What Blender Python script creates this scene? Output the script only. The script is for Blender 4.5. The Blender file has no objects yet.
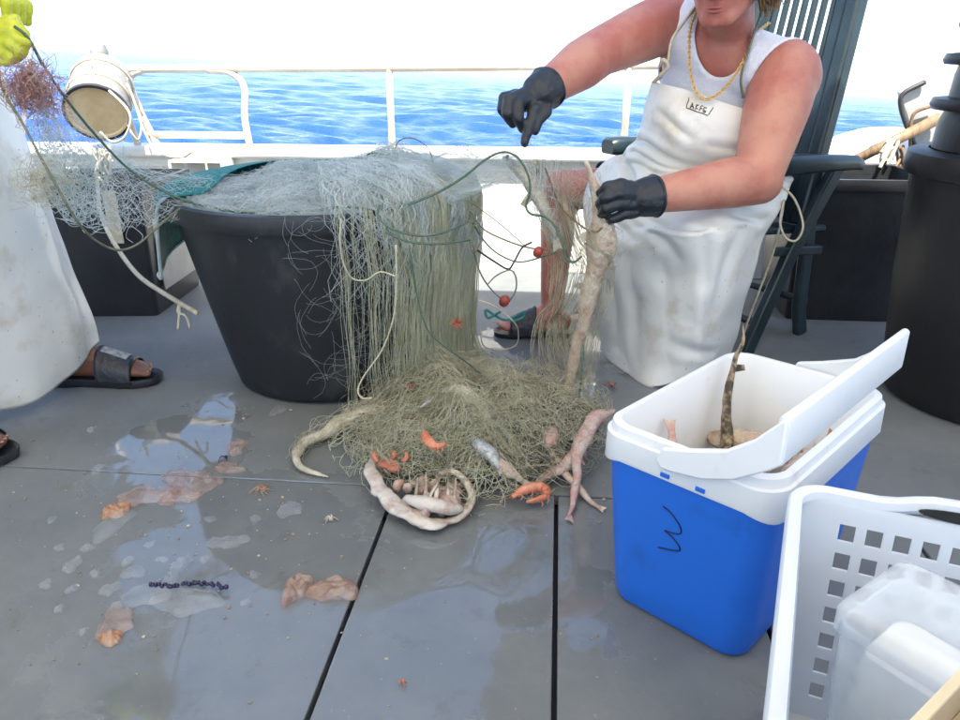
import bpy, bmesh, math, random
import numpy as np
from mathutils import Vector, Matrix, Quaternion
random.seed(7); RNG = np.random.default_rng(7)
scene = bpy.context.scene
COL = scene.collection
R = math.radians

# ------------------------------------------------------------------ camera
H, FPX, YAW, PIT = 0.95, 753.0, R(5.7), R(21.7)
cam_d = bpy.data.cameras.new('camera'); cam = bpy.data.objects.new('camera', cam_d); COL.objects.link(cam)
cam.location = (0, 0, H); cam.rotation_euler = (R(90) - PIT, 0, YAW)
cam_d.sensor_fit = 'HORIZONTAL'; cam_d.sensor_width = 36.0; cam_d.lens = 36.0 * FPX / 960.0
cam_d.clip_start = 0.02; cam_d.clip_end = 20000
scene.camera = cam
# ------------------------------------------------------------------ sky + sun
SEA_N = np.array([0.051, 0.021, 0.998])                      # the boat heels a little: the sea (and its sky) tilt against the deck
SUN_TO = np.array([0.10, -0.46, 0.88]); SUN_TO /= np.linalg.norm(SUN_TO)
world = bpy.data.worlds.new('World'); scene.world = world; world.use_nodes = True
nt = world.node_tree; nt.nodes.clear()
sky = nt.nodes.new('ShaderNodeTexSky'); sky.sky_type = 'NISHITA'; sky.sun_disc = False
sky.sun_elevation = math.asin(SUN_TO[2]); sky.sun_rotation = math.atan2(SUN_TO[0], SUN_TO[1])
sky.air_density = 1.0; sky.dust_density = 1.0; sky.ozone_density = 1.0
tc = nt.nodes.new('ShaderNodeTexCoord'); mp = nt.nodes.new('ShaderNodeMapping')
q = Vector(SEA_N).rotation_difference(Vector((0, 0, 1))); mp.inputs['Rotation'].default_value = q.to_euler()
bgn = nt.nodes.new('ShaderNodeBackground'); bgn.inputs['Strength'].default_value = 0.14
out = nt.nodes.new('ShaderNodeOutputWorld')
nt.links.new(tc.outputs['Generated'], mp.inputs['Vector']); nt.links.new(mp.outputs[0], sky.inputs['Vector'])
nt.links.new(sky.outputs[0], bgn.inputs['Color']); nt.links.new(bgn.outputs[0], out.inputs['Surface'])
sun_d = bpy.data.lights.new('sun', 'SUN'); sun_d.energy = 4.0; sun_d.angle = R(0.5); sun_d.color = (1, 0.95, 0.86)
sun = bpy.data.objects.new('sun', sun_d); COL.objects.link(sun); sun.location = (0, -3, 8)
sun.rotation_euler = Vector(SUN_TO).to_track_quat('Z', 'Y').to_euler()
vs = scene.view_settings; vs.view_transform = 'Standard'; vs.look = 'None'; vs.gamma = 1; vs.exposure = 1.85
vs.use_curve_mapping = False

# ------------------------------------------------------------------ measuring helpers (pixel of the photo -> point at a known depth)
_fw = np.array([-math.sin(YAW)*math.cos(PIT), math.cos(YAW)*math.cos(PIT), -math.sin(PIT)])
_rt = np.array([math.cos(YAW), math.sin(YAW), 0]); _up = np.cross(_rt, _fw); _C = np.array([0, 0, H])
def _ray(x, y): return _fw + _rt*(x-480)/FPX - _up*(y-360)/FPX
def G(x, y, z=0.0):
    r = _ray(x, y); return _C + r*(z-H)/r[2]
def V(x, y, Y):
    r = _ray(x, y); return _C + r*Y/r[1]
def VS(l): return np.array([V(*p) for p in l])

# ------------------------------------------------------------------ materials
def s2l(c): return tuple(((v/255)/12.92 if v/255 <= .04045 else ((v/255+.055)/1.055)**2.4) for v in c)
MATS = {}
def mat(name, col, rough=.5, col2=None, nscale=6., bump=0., bscale=40., spec=.5, metal=0., trans=0., alpha=1., sss=0., sheen=0.,
        ramp=(.4, .62), detail=6., translucent=0., stretch=None, rvar=0.):
    m = bpy.data.materials.new(name); m.use_nodes = True; n = m.node_tree.nodes; l = m.node_tree.links
    b = n['Principled BSDF']
    b.inputs['Roughness'].default_value = rough; b.inputs['Metallic'].default_value = metal
    b.inputs['Specular IOR Level'].default_value = spec; b.inputs['Alpha'].default_value = alpha
    b.inputs['Transmission Weight'].default_value = trans
    if sss:
        b.inputs['Subsurface Weight'].default_value = sss; b.inputs['Subsurface Scale'].default_value = .01
        b.inputs['Subsurface Radius'].default_value = (1, .35, .2)
    if sheen: b.inputs['Sheen Weight'].default_value = sheen
    t = n.new('ShaderNodeTexCoord'); mpn = n.new('ShaderNodeMapping'); l.new(t.outputs['Object'], mpn.inputs[0])
    if stretch: mpn.inputs['Scale'].default_value = stretch
    if col2 is None: col2 = tuple(c*.86 for c in col)
    nz = n.new('ShaderNodeTexNoise'); nz.inputs['Scale'].default_value = nscale; nz.inputs['Detail'].default_value = detail
    nz.inputs['Roughness'].default_value = .62
    l.new(mpn.outputs[0], nz.inputs['Vector'])
    r = n.new('ShaderNodeValToRGB'); r.color_ramp.elements[0].position = ramp[0]; r.color_ramp.elements[1].position = ramp[1]
    r.color_ramp.elements[0].color = (*col, 1); r.color_ramp.elements[1].color = (*col2, 1)
    l.new(nz.outputs['Fac'], r.inputs[0]); l.new(r.outputs[0], b.inputs['Base Color'])
    if rvar:
        mr = n.new('ShaderNodeMapRange'); mr.inputs['To Min'].default_value = rough-rvar; mr.inputs['To Max'].default_value = rough+rvar
        l.new(nz.outputs['Fac'], mr.inputs[0]); l.new(mr.outputs[0], b.inputs['Roughness'])
    if bump:
        n2 = n.new('ShaderNodeTexNoise'); n2.inputs['Scale'].default_value = bscale; n2.inputs['Detail'].default_value = 5
        l.new(mpn.outputs[0], n2.inputs['Vector'])
        bp = n.new('ShaderNodeBump'); bp.inputs['Strength'].default_value = bump; bp.inputs['Distance'].default_value = .01
        l.new(n2.outputs['Fac'], bp.inputs['Height']); l.new(bp.outputs[0], b.inputs['Normal'])
    if translucent:
        tr = n.new('ShaderNodeBsdfTranslucent'); l.new(r.outputs[0], tr.inputs['Color'])
        mx = n.new('ShaderNodeMixShader'); mx.inputs[0].default_value = translucent
        l.new(b.outputs[0], mx.inputs[1]); l.new(tr.outputs[0], mx.inputs[2]); l.new(mx.outputs[0], n['Material Output'].inputs['Surface'])
    MATS[name] = m; return m

# ------------------------------------------------------------------ mesh helpers
def rotz(a): return np.array([[math.cos(a), -math.sin(a), 0], [math.sin(a), math.cos(a), 0], [0, 0, 1]])
def crom(P, n):
    """Catmull-Rom through P -> n points"""
    P = np.asarray(P, float); k = len(P)
    if k == 2:
        t = np.linspace(0, 1, n)[:, None]; return P[0]*(1-t)+P[1]*t
    t = np.linspace(0, k-1, n); i = np.clip(t.astype(int), 0, k-2); f = (t-i)[:, None]
    ext = np.vstack([2*P[0]-P[1], P, 2*P[-1]-P[-2]])
    p0, p1, p2, p3 = ext[i], ext[i+1], ext[i+2], ext[i+3]
    return .5*((2*p1)+(-p0+p2)*f+(2*p0-5*p1+4*p2-p3)*f**2+(-p0+3*p1-3*p2+p3)*f**3)
class Surf:
    """bicubic sheet through a control grid [row][col]; eval(u across, v down)"""
    def __init__(s, grid, n=60):
        g = np.array(grid, float); rows = np.array([crom(r, n) for r in g])
        s.g = np.array([crom(rows[:, j], n) for j in range(n)]).transpose(1, 0, 2); s.n = n
    def __call__(s, u, v):
        u = np.clip(np.asarray(u, float), 0, 1)*(s.n-1); v = np.clip(np.asarray(v, float), 0, 1)*(s.n-1)
        i = np.clip(u.astype(int), 0, s.n-2); j = np.clip(v.astype(int), 0, s.n-2); a = (u-i)[..., None]; b = (v-j)[..., None]
        g = s.g
        return (g[j, i]*(1-a)+g[j, i+1]*a)*(1-b)+(g[j+1, i]*(1-a)+g[j+1, i+1]*a)*b
    def normal(s, u, v):
        e = .01; du = s(u+e, v)-s(u-e, v); dv = s(u, v+e)-s(u, v-e); n = np.cross(du, dv)
        return n/(np.linalg.norm(n, axis=-1, keepdims=True)+1e-9)
_WK = {}
def wob(P, scale, seed=0, k=7):
    """smooth pseudo noise, vector valued, about +-1"""
    P = np.asarray(P, float); key = (seed, k)
    if key not in _WK:
        g = np.random.default_rng(seed+100); _WK[key] = (g.normal(size=(k, 3, 3)), g.uniform(0, 6.28, (k, 3)))
    K, ph = _WK[key]; o = np.zeros(P.shape)
    for c in range(3):
        for i in range(k): o[..., c] += np.sin(P@K[i, c]*scale+ph[i, c])
    return o/math.sqrt(k)
class MB:
    def __init__(s): s.v = []; s.f = []
    def add(s, vs, fs):
        o = len(s.v); s.v += [tuple(map(float, p)) for p in vs]; s.f += [tuple(i+o for i in f) for f in fs]; return s
    def box(s, c, size, rot=None):
        c = np.array(c, float); h = np.array(size)/2.
        M = np.eye(3) if rot is None else rot
        pts = [c+M@(h*np.array(k)) for k in ((-1,-1,-1),(1,-1,-1),(1,1,-1),(-1,1,-1),(-1,-1,1),(1,-1,1),(1,1,1),(-1,1,1))]
        return s.add(pts, [(3,2,1,0),(4,5,6,7),(0,1,5,4),(1,2,6,5),(2,3,7,6),(3,0,4,7)])
    def tube(s, pts, r, seg=8, cap=True, flat=1., ref=(0, 0, 1), closed=False):
        P = np.asarray(pts, float); n = len(P); rr = np.broadcast_to(np.asarray(r, float), (n,))
        T = np.gradient(P, axis=0)
        if closed: T = np.roll(P, -1, 0)-np.roll(P, 1, 0)
        T /= np.linalg.norm(T, axis=1, keepdims=True)+1e-9
        ref = np.array(ref, float)
        if abs(T@ref).max() > .97: ref = np.array([.31, .93, .17])
        vs = []; a = ref-T[0]*(ref@T[0])
        for i in range(n):
            a = a-T[i]*(a@T[i]); a /= np.linalg.norm(a)+1e-9; b = np.cross(T[i], a)
            for k in range(seg):
                th = 2*math.pi*k/seg; vs.append(P[i]+rr[i]*(a*math.cos(th)*flat+b*math.sin(th)))
        fs = [(i*seg+k, i*seg+(k+1) % seg, (i+1)*seg+(k+1) % seg, (i+1)*seg+k) for i in range(n-1) for k in range(seg)]
        if closed: fs += [((n-1)*seg+k, (n-1)*seg+(k+1) % seg, (k+1) % seg, k) for k in range(seg)]
        elif cap: fs += [tuple(range(seg-1, -1, -1)), tuple((n-1)*seg+k for k in range(seg))]
        return s.add(vs, fs)
    def lathe(s, prof, c, seg=48, axis=None, a0=0., a1=2*math.pi):
        """prof = [(r,z)..]"""
        c = np.array(c, float); full = abs(a1-a0-2*math.pi) < 1e-6; m = seg if full else seg+1
        M = np.eye(3)
        if axis is not None: M = np.array(Vector((0, 0, 1)).rotation_difference(Vector(axis)).to_matrix())
        vs = [c+M@np.array((r*math.cos(a0+(a1-a0)*k/seg), r*math.sin(a0+(a1-a0)*k/seg), z)) for r, z in prof for k in range(m)]
        fs = [(i*m+k, i*m+(k+1) % m, (i+1)*m+(k+1) % m, (i+1)*m+k) for i in range(len(prof)-1) for k in range(seg)]
        return s.add(vs, fs)
    def loft(s, rings, cap0=False, cap1=False):
        n = len(rings[0]); vs = [p for r in rings for p in r]
        fs = [(i*n+k, i*n+(k+1) % n, (i+1)*n+(k+1) % n, (i+1)*n+k) for i in range(len(rings)-1) for k in range(n)]
        if cap0: fs.append(tuple(range(n-1, -1, -1)))
        if cap1: fs.append(tuple((len(rings)-1)*n+k for k in range(n)))
        return s.add(vs, fs)
    def ball(s, c, r, seg=12, rings=8, M=None):
        c = np.array(c, float); r = np.broadcast_to(np.asarray(r, float), (3,)); M = np.eye(3) if M is None else M
        vs = [c+M@(r*np.array((0, 0, -1)))]
        for i in range(1, rings):
            ph = -math.pi/2+math.pi*i/rings
            for k in range(seg):
                th = 2*math.pi*k/seg; vs.append(c+M@(r*np.array((math.cos(ph)*math.cos(th), math.cos(ph)*math.sin(th), math.sin(ph)))))
        vs.append(c+M@(r*np.array((0, 0, 1)))); L = len(vs)-1
        fs = [(0, 1+(k+1) % seg, 1+k) for k in range(seg)]
        for i in range(rings-2):
            for k in range(seg): fs.append((1+i*seg+k, 1+i*seg+(k+1) % seg, 1+(i+1)*seg+(k+1) % seg, 1+(i+1)*seg+k))
        b = 1+(rings-2)*seg; fs += [(b+k, b+(k+1) % seg, L) for k in range(seg)]
        return s.add(vs, fs)
    def cap(s, p0, r0, p1, r1, seg=14, n=6):
        """tapered capsule"""
        p0 = np.array(p0, float); p1 = np.array(p1, float); d = p1-p0; L = np.linalg.norm(d); d = d/L
        a = np.array((0, 0, 1.)) if abs(d[2]) < .9 else np.array((1., 0, 0)); a = a-d*(a@d); a /= np.linalg.norm(a); b = np.cross(d, a)
        rings = []
        for i in range(1, 4):
            t = math.pi/2*i/4; rings.append((p0-d*r0*math.cos(t), r0*math.sin(t)))
        for i in range(n+1):
            t = i/n; rings.append((p0+d*L*t, r0*(1-t)+r1*t))
        for i in range(3, 0, -1):
            t = math.pi/2*i/4; rings.append((p1+d*r1*math.cos(t), r1*math.sin(t)))
        R_ = [[c+r*(a*math.cos(2*math.pi*k/seg)+b*math.sin(2*math.pi*k/seg)) for k in range(seg)] for c, r in rings]
        return s.loft(R_, True, True)
    def sheet(s, S, nu, nv, disp=None):
        u, v = np.meshgrid(np.linspace(0, 1, nu), np.linspace(0, 1, nv)); P = S(u, v)
        if disp is not None: P = P+disp(P, u, v)
        P = P.reshape(-1, 3)
        return s.add(P, [(j*nu+i, j*nu+i+1, (j+1)*nu+i+1, (j+1)*nu+i) for j in range(nv-1) for i in range(nu-1)])
    def mesh(s, name):
        m = bpy.data.meshes.new(name); m.from_pydata(s.v, [], s.f); m.update(); return m
    def build(s, name, m, parent=None, smooth=True, bevel=0., solid=0., sub=0, fixn=True, ang=40):
        me = s.mesh(name)
        if fixn:
            bm = bmesh.new(); bm.from_mesh(me); bmesh.ops.recalc_face_normals(bm, faces=bm.faces); bm.to_mesh(me); bm.free()
        return link(name, me, m, parent, smooth, bevel, solid, sub, ang)
def link(name, me, m, parent=None, smooth=True, bevel=0., solid=0., sub=0, ang=40):
    o = bpy.data.objects.new(name, me); COL.objects.link(o)
    if m is not None: me.materials.append(MATS[m] if isinstance(m, str) else m)
    if smooth:
        me.shade_smooth()
        if ang < 180:
            try: me.set_sharp_from_angle(angle=R(ang))
            except Exception: pass
    if solid:
        md = o.modifiers.new('solid', 'SOLIDIFY'); md.thickness = solid; md.offset = 0
    if bevel:
        md = o.modifiers.new('bevel', 'BEVEL'); md.width = bevel; md.segments = 2; md.limit_method = 'ANGLE'; md.angle_limit = R(40)
    if sub:
        md = o.modifiers.new('sub', 'SUBSURF'); md.levels = sub; md.render_levels = sub
    if parent is not None: adopt(o, parent)
    return o
def adopt(o, parent):
    w = parent.location.copy(); p = parent.parent
    o.parent = parent
    o.matrix_parent_inverse = Matrix.Translation(-w) if p is None and parent.type == 'EMPTY' else Matrix.Identity(4)
def sub_adopt(o, part):
    """o (world-coordinate mesh) becomes a sub-part of a part"""
    o.parent = part; o.matrix_parent_inverse = Matrix.Identity(4)
def thing(name, label, cat, loc, group=None):
    o = bpy.data.objects.new(name, None); COL.objects.link(o); o.location = tuple(map(float, loc)); o.empty_display_size = .1
    o['label'] = label; o['category'] = cat
    if group: o['group'] = group
    return o
def tag(o, label, cat, group=None):
    o['label'] = label; o['category'] = cat
    if group: o['group'] = group
    return o
def struct(o): o['kind'] = 'structure'; return o
def stuff(o): o['kind'] = 'stuff'; return o
def strands(name, P, r, m, parent=None):
    """P (S,n,3) polylines -> one mesh of thin 3-sided threads"""
    P = np.asarray(P, float); S, n, _ = P.shape
    T = np.gradient(P, axis=1); T /= np.linalg.norm(T, axis=2, keepdims=True)+1e-9
    ref = np.array([.37, .21, .9]); a = np.cross(T, ref); a /= np.linalg.norm(a, axis=2, keepdims=True)+1e-9; b = np.cross(T, a)
    rr = np.broadcast_to(np.asarray(r, float), (S,))[:, None, None]
    V3 = np.stack([P+rr*(a*math.cos(t)+b*math.sin(t)) for t in (0, 2.094, 4.189)], axis=2).reshape(-1, 3)
    base = (np.arange(S)[:, None, None]*n+np.arange(n-1)[None, :, None])*3
    k = np.arange(3)[None, None, :]; k2 = (k+1) % 3
    F = np.stack([base+k, base+k2, base+3+k2, base+3+k], axis=-1).reshape(-1, 4)
    me = bpy.data.meshes.new(name); me.vertices.add(len(V3)); me.vertices.foreach_set('co', V3.ravel())
    me.loops.add(F.size); me.loops.foreach_set('vertex_index', F.ravel().astype(np.int32))
    me.polygons.add(len(F)); me.polygons.foreach_set('loop_start', np.arange(0, F.size, 4, dtype=np.int32))
    me.update(calc_edges=True); me.validate()
    o = link(name, me, m, parent, True, ang=180); return o
def fuse(mb, voxel, smooth=6, factor=.6):
    """continuous organic surface from overlapping closed shapes"""
    me = mb.mesh('tmp'); bm = bmesh.new(); bm.from_mesh(me); bmesh.ops.recalc_face_normals(bm, faces=bm.faces); bm.to_mesh(me); bm.free()
    o = bpy.data.objects.new('tmp', me); COL.objects.link(o)
    md = o.modifiers.new('r', 'REMESH'); md.mode = 'VOXEL'; md.voxel_size = voxel
    md = o.modifiers.new('s', 'SMOOTH'); md.iterations = smooth; md.factor = factor
    dg = bpy.context.evaluated_depsgraph_get(); dg.update()
    res = bpy.data.meshes.new_from_object(o.evaluated_get(dg)); bpy.data.objects.remove(o); bpy.data.meshes.remove(me)
    return res
def trim(me, fns):
    """cut a mesh where any fn(P)<0 and pull the new rim onto fn=0"""
    n = len(me.vertices); P = np.empty(n*3); me.vertices.foreach_get('co', P); P = P.reshape(-1, 3)
    D = np.stack([f(P) for f in fns]); bad = D.min(0) < 0
    bm = bmesh.new(); bm.from_mesh(me); bm.verts.ensure_lookup_table()
    bmesh.ops.delete(bm, geom=[v for v in bm.verts if bad[v.index]], context='VERTS')
    for _ in range(2):
        for v in [v for v in bm.verts if v.is_boundary]:
            p = np.array(v.co); d = [float(f(p[None])[0]) for f in fns]; j = int(np.argmin(np.abs(d)))
            if abs(d[j]) > .04: continue
            g = np.array([(fns[j]((p+e)[None])[0]-fns[j]((p-e)[None])[0])/.002 for e in np.eye(3)*.001])
            v.co = Vector(p-g*d[j]/(g@g+1e-9))
    bm.to_mesh(me); bm.free(); me.update(); return me
def ell(c, r, M=None, inv=False):
    c = np.array(c, float); r = np.array(r, float); M = np.eye(3) if M is None else M
    def f(P):
        d = (np.linalg.norm(((P-c)@M)/r, axis=-1)-1)*r.min(); return -d if inv else d
    return f
def half(p, n):
    p = np.array(p, float); n = np.array(n, float); n /= np.linalg.norm(n); return lambda P: (P-p)@n
def rope(name, pts, r, m, parent=None, n=None, seg=6):
    n = n or max(8, 7*len(pts)); return MB().tube(crom(pts, n), r, seg).build(name, m, parent, ang=180)
def rrect(w, d, r, n=6):
    pts = []
    for cx, cy, a in ((w/2-r, d/2-r, 0), (-w/2+r, d/2-r, 90), (-w/2+r, -d/2+r, 180), (w/2-r, -d/2+r, 270)):
        for i in range(n+1):
            t = R(a+90*i/n); pts.append((cx+r*math.cos(t), cy+r*math.sin(t)))
    return np.array(pts)
#@@MATERIALS
# ------------------------------------------------------------------ the materials
mat('black_plastic', (.018, .019, .021), .42, (.03, .031, .034), 9, .12, 60, ramp=(.35, .7), rvar=.08)
mat('tub_rubber', (.012, .014, .017), .5, (.075, .076, .078), 8, .14, 45, ramp=(.56, .86), detail=10, rvar=.12, stretch=(1, 1, .5))
mat('bin_plastic', (.009, .009, .010), .45, (.06, .058, .055), 7, .12, 30, ramp=(.58, .84), detail=10, rvar=.1, stretch=(1, 1, .35))
mat('chair_plastic', (.010, .022, .026), .38, (.02, .036, .042), 8, .05, 90, rvar=.06)
mat('white_paint', (.78, .77, .73), .4, (.66, .63, .56), 3, .05, 30, ramp=(.45, .8))
mat('steel', (.62, .6, .56), .3, (.5, .47, .42), 8, metal=.6)
mat('apron_white', (.78, .77, .73), .34, (.56, .46, .32), 8, .25, 10, ramp=(.55, .82), detail=9, translucent=.12)
mat('apron_spot', (.42, .32, .2), .6, (.55, .45, .32), 30)
mat('shirt', (.74, .75, .80), .8, (.66, .67, .74), 6, .3, 120, sheen=.2)
mat('skin', (.52, .235, .16), .46, (.44, .14, .10), 7, .3, 330, sss=.10, ramp=(.40, .60), detail=13, rvar=.12)
mat('skin_brown', (.20, .085, .05), .5, (.15, .06, .035), 7, .15, 120, sss=.08)
mat('lips', (.36, .10, .085), .4)
mat('eye_white', (.75, .73, .7), .15); mat('eye_iris', (.08, .15, .2), .1)
mat('hair_blond', (.42, .27, .12), .45, (.16, .085, .035), 14, ramp=(.4, .6))
mat('glove_black', (.010, .013, .018), .45, (.018, .023, .030), 25, .35, 70, rvar=.12)
mat('glove_yellow', (.55, .58, .03), .4, (.42, .46, .02), 9, .2, 40)
mat('gold', (.75, .5, .18), .28, metal=.9)
mat('navy_cloth', (.012, .018, .045), .8, (.02, .028, .065), 12, .2, 90)
mat('cooler_blue', (.012, .135, .60), .36, (.008, .085, .36), 9, .05, 60, ramp=(.60, .86), detail=11, rvar=.08)
mat('white_plastic', (.76, .77, .78), .38, (.58, .55, .48), 14, .03, 40, ramp=(.60, .82), detail=10)
mat('basket_plastic', (.84, .87, .90), .4, (.80, .83, .86), 4, .03, 50, translucent=.35)
mat('clear_plastic', (.82, .88, .94), .10, (.78, .84, .92), 6, .10, 14, alpha=.36)
mat('paper_white', (.8, .81, .8), .8, (.7, .73, .75), 12, .5, 18)
mat('cardboard', (.42, .33, .22), .8, (.36, .28, .18), 12, .1, 60); mat('cardboard_edge', (.60, .52, .36), .8)
mat('marker', (.006, .008, .03), .5)
mat('sandal', (.014, .015, .02), .4, (.03, .031, .036), 22, .25, 60, rvar=.1)
mat('sandal_print', (.35, .34, .32), .5, (.12, .12, .12), 60)
mat('nail', (.30, .17, .12), .3)
mat('net_white', (.86, .90, .90), .45, (.72, .79, .78), 12, translucent=.5)
mat('net_green', (.88, .90, .76), .5, (.72, .76, .58), 8, translucent=.6)
mat('net_beige', (.82, .78, .63), .55, (.64, .60, .45), 10, translucent=.55)
mat('net_olive', (.26, .25, .18), .55, (.12, .11, .08), 9, ramp=(.38, .6), translucent=.2)
mat('net_mass', (.66, .70, .70), .7, (.42, .47, .46), 26, .9, 60, ramp=(.35, .65), detail=10)
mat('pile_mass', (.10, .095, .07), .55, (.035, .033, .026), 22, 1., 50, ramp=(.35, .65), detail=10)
mat('rope_cream', (.62, .56, .42), .75, (.5, .44, .31), 30, .5, 220)
mat('rope_green', (.06, .13, .085), .7, (.10, .14, .10), 20, .5, 240)
mat('rope_olive', (.20, .19, .12), .7, (.12, .12, .08), 20, .5, 240)
mat('rope_teal', (.03, .22, .2), .7, (.02, .14, .13), 30, .5, 240)
mat('rope_brown', (.22, .14, .075), .75, (.14, .09, .05), 30, .5, 200)
mat('float_red', (.34, .05, .03), .5, (.22, .035, .025), 30, .2, 60)
mat('teal_mesh', (.01, .30, .29), .6, (.008, .13, .13), 60, .5, 200, translucent=.3)
mat('fish_pale', (.56, .48, .38), .26, (.40, .25, .18), 34, .5, 80, ramp=(.4, .68), sss=.08)
mat('fish_cream', (.52, .48, .39), .24, (.30, .26, .17), 26, .5, 70, ramp=(.42, .7), sss=.08)
mat('fish_pink', (.47, .27, .23), .2, (.52, .44, .38), 34, .45, 90, ramp=(.42, .62), sss=.1)
mat('fish_white', (.56, .51, .46), .24, (.30, .20, .16), 26, .45, 70, ramp=(.45, .75), sss=.08)
mat('fish_brown', (.34, .26, .16), .35, (.05, .032, .018), 45, .3, 90, ramp=(.45, .56))
mat('fish_silver', (.46, .48, .49), .22, (.26, .27, .27), 36, .35, 90, metal=.25)
mat('shrimp', (.52, .15, .07), .35, (.62, .27, .16), 30, .25, 80, sss=.1)
mat('crab', (.46, .16, .09), .4, (.3, .1, .06), 30, .3, 60)
mat('bone', (.62, .56, .46), .45, (.30, .23, .17), 26, .5, 50, ramp=(.42, .6))
mat('gut', (.30, .17, .13), .3, (.48, .40, .34), 26, .5, 50)
mat('jelly_clear', (.50, .54, .56), .05, (.66, .69, .71), 40, .35, 40, alpha=.16, spec=1.)
mat('jelly_pink', (.42, .22, .17), .06, (.54, .42, .37), 45, .5, 60, ramp=(.42, .58), alpha=.34, spec=1.)
mat('jelly_orange', (.50, .19, .05), .08, (.56, .34, .20), 40, .6, 60, alpha=.6, spec=1.)
mat('jelly_tan', (.36, .17, .10), .06, (.50, .36, .28), 40, .6, 60, ramp=(.42, .6), alpha=.5, spec=1.)
mat('purple_bead', (.018, .012, .05), .25)
mat('weed_pink', (.66, .40, .36), .6, (.72, .55, .48), 20, translucent=.5)
mat('weed_tan', (.34, .27, .15), .6, (.25, .2, .1), 20)
mat('wood', (.24, .16, .09), .6, (.14, .085, .045), 7, .3, 40, stretch=(6, 1, 1))
mat('wood_disc', (.78, .62, .38), .55, (.66, .48, .26), 9, .2, 30)
mat('drum_shaded', (.30, .29, .27), .35, (.20, .19, .17), 7, .05, 40)  # white darkened: the drum's shade is put into its colour
mat('lit_side_grey', (.30, .29, .27), .5, (.24, .23, .21), 8)  # pale grey for the crate side that catches light
mat('frame_dark', (.03, .03, .032), .5)
mat('window_grey', (.42, .42, .40), .4, (.3, .3, .29), 6)
mat('dark_gap', (.012, .012, .013), .6)
mat('canvas', (.84, .79, .68), .85, (.78, .73, .62), 3, translucent=.75)
mat('pole_grey', (.42, .42, .48), .4)
mat('debris', (.50, .44, .34), .6, (.24, .15, .09), 40, ramp=(.4, .55))
mat('starfish', (.36, .06, .03), .6)

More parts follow.
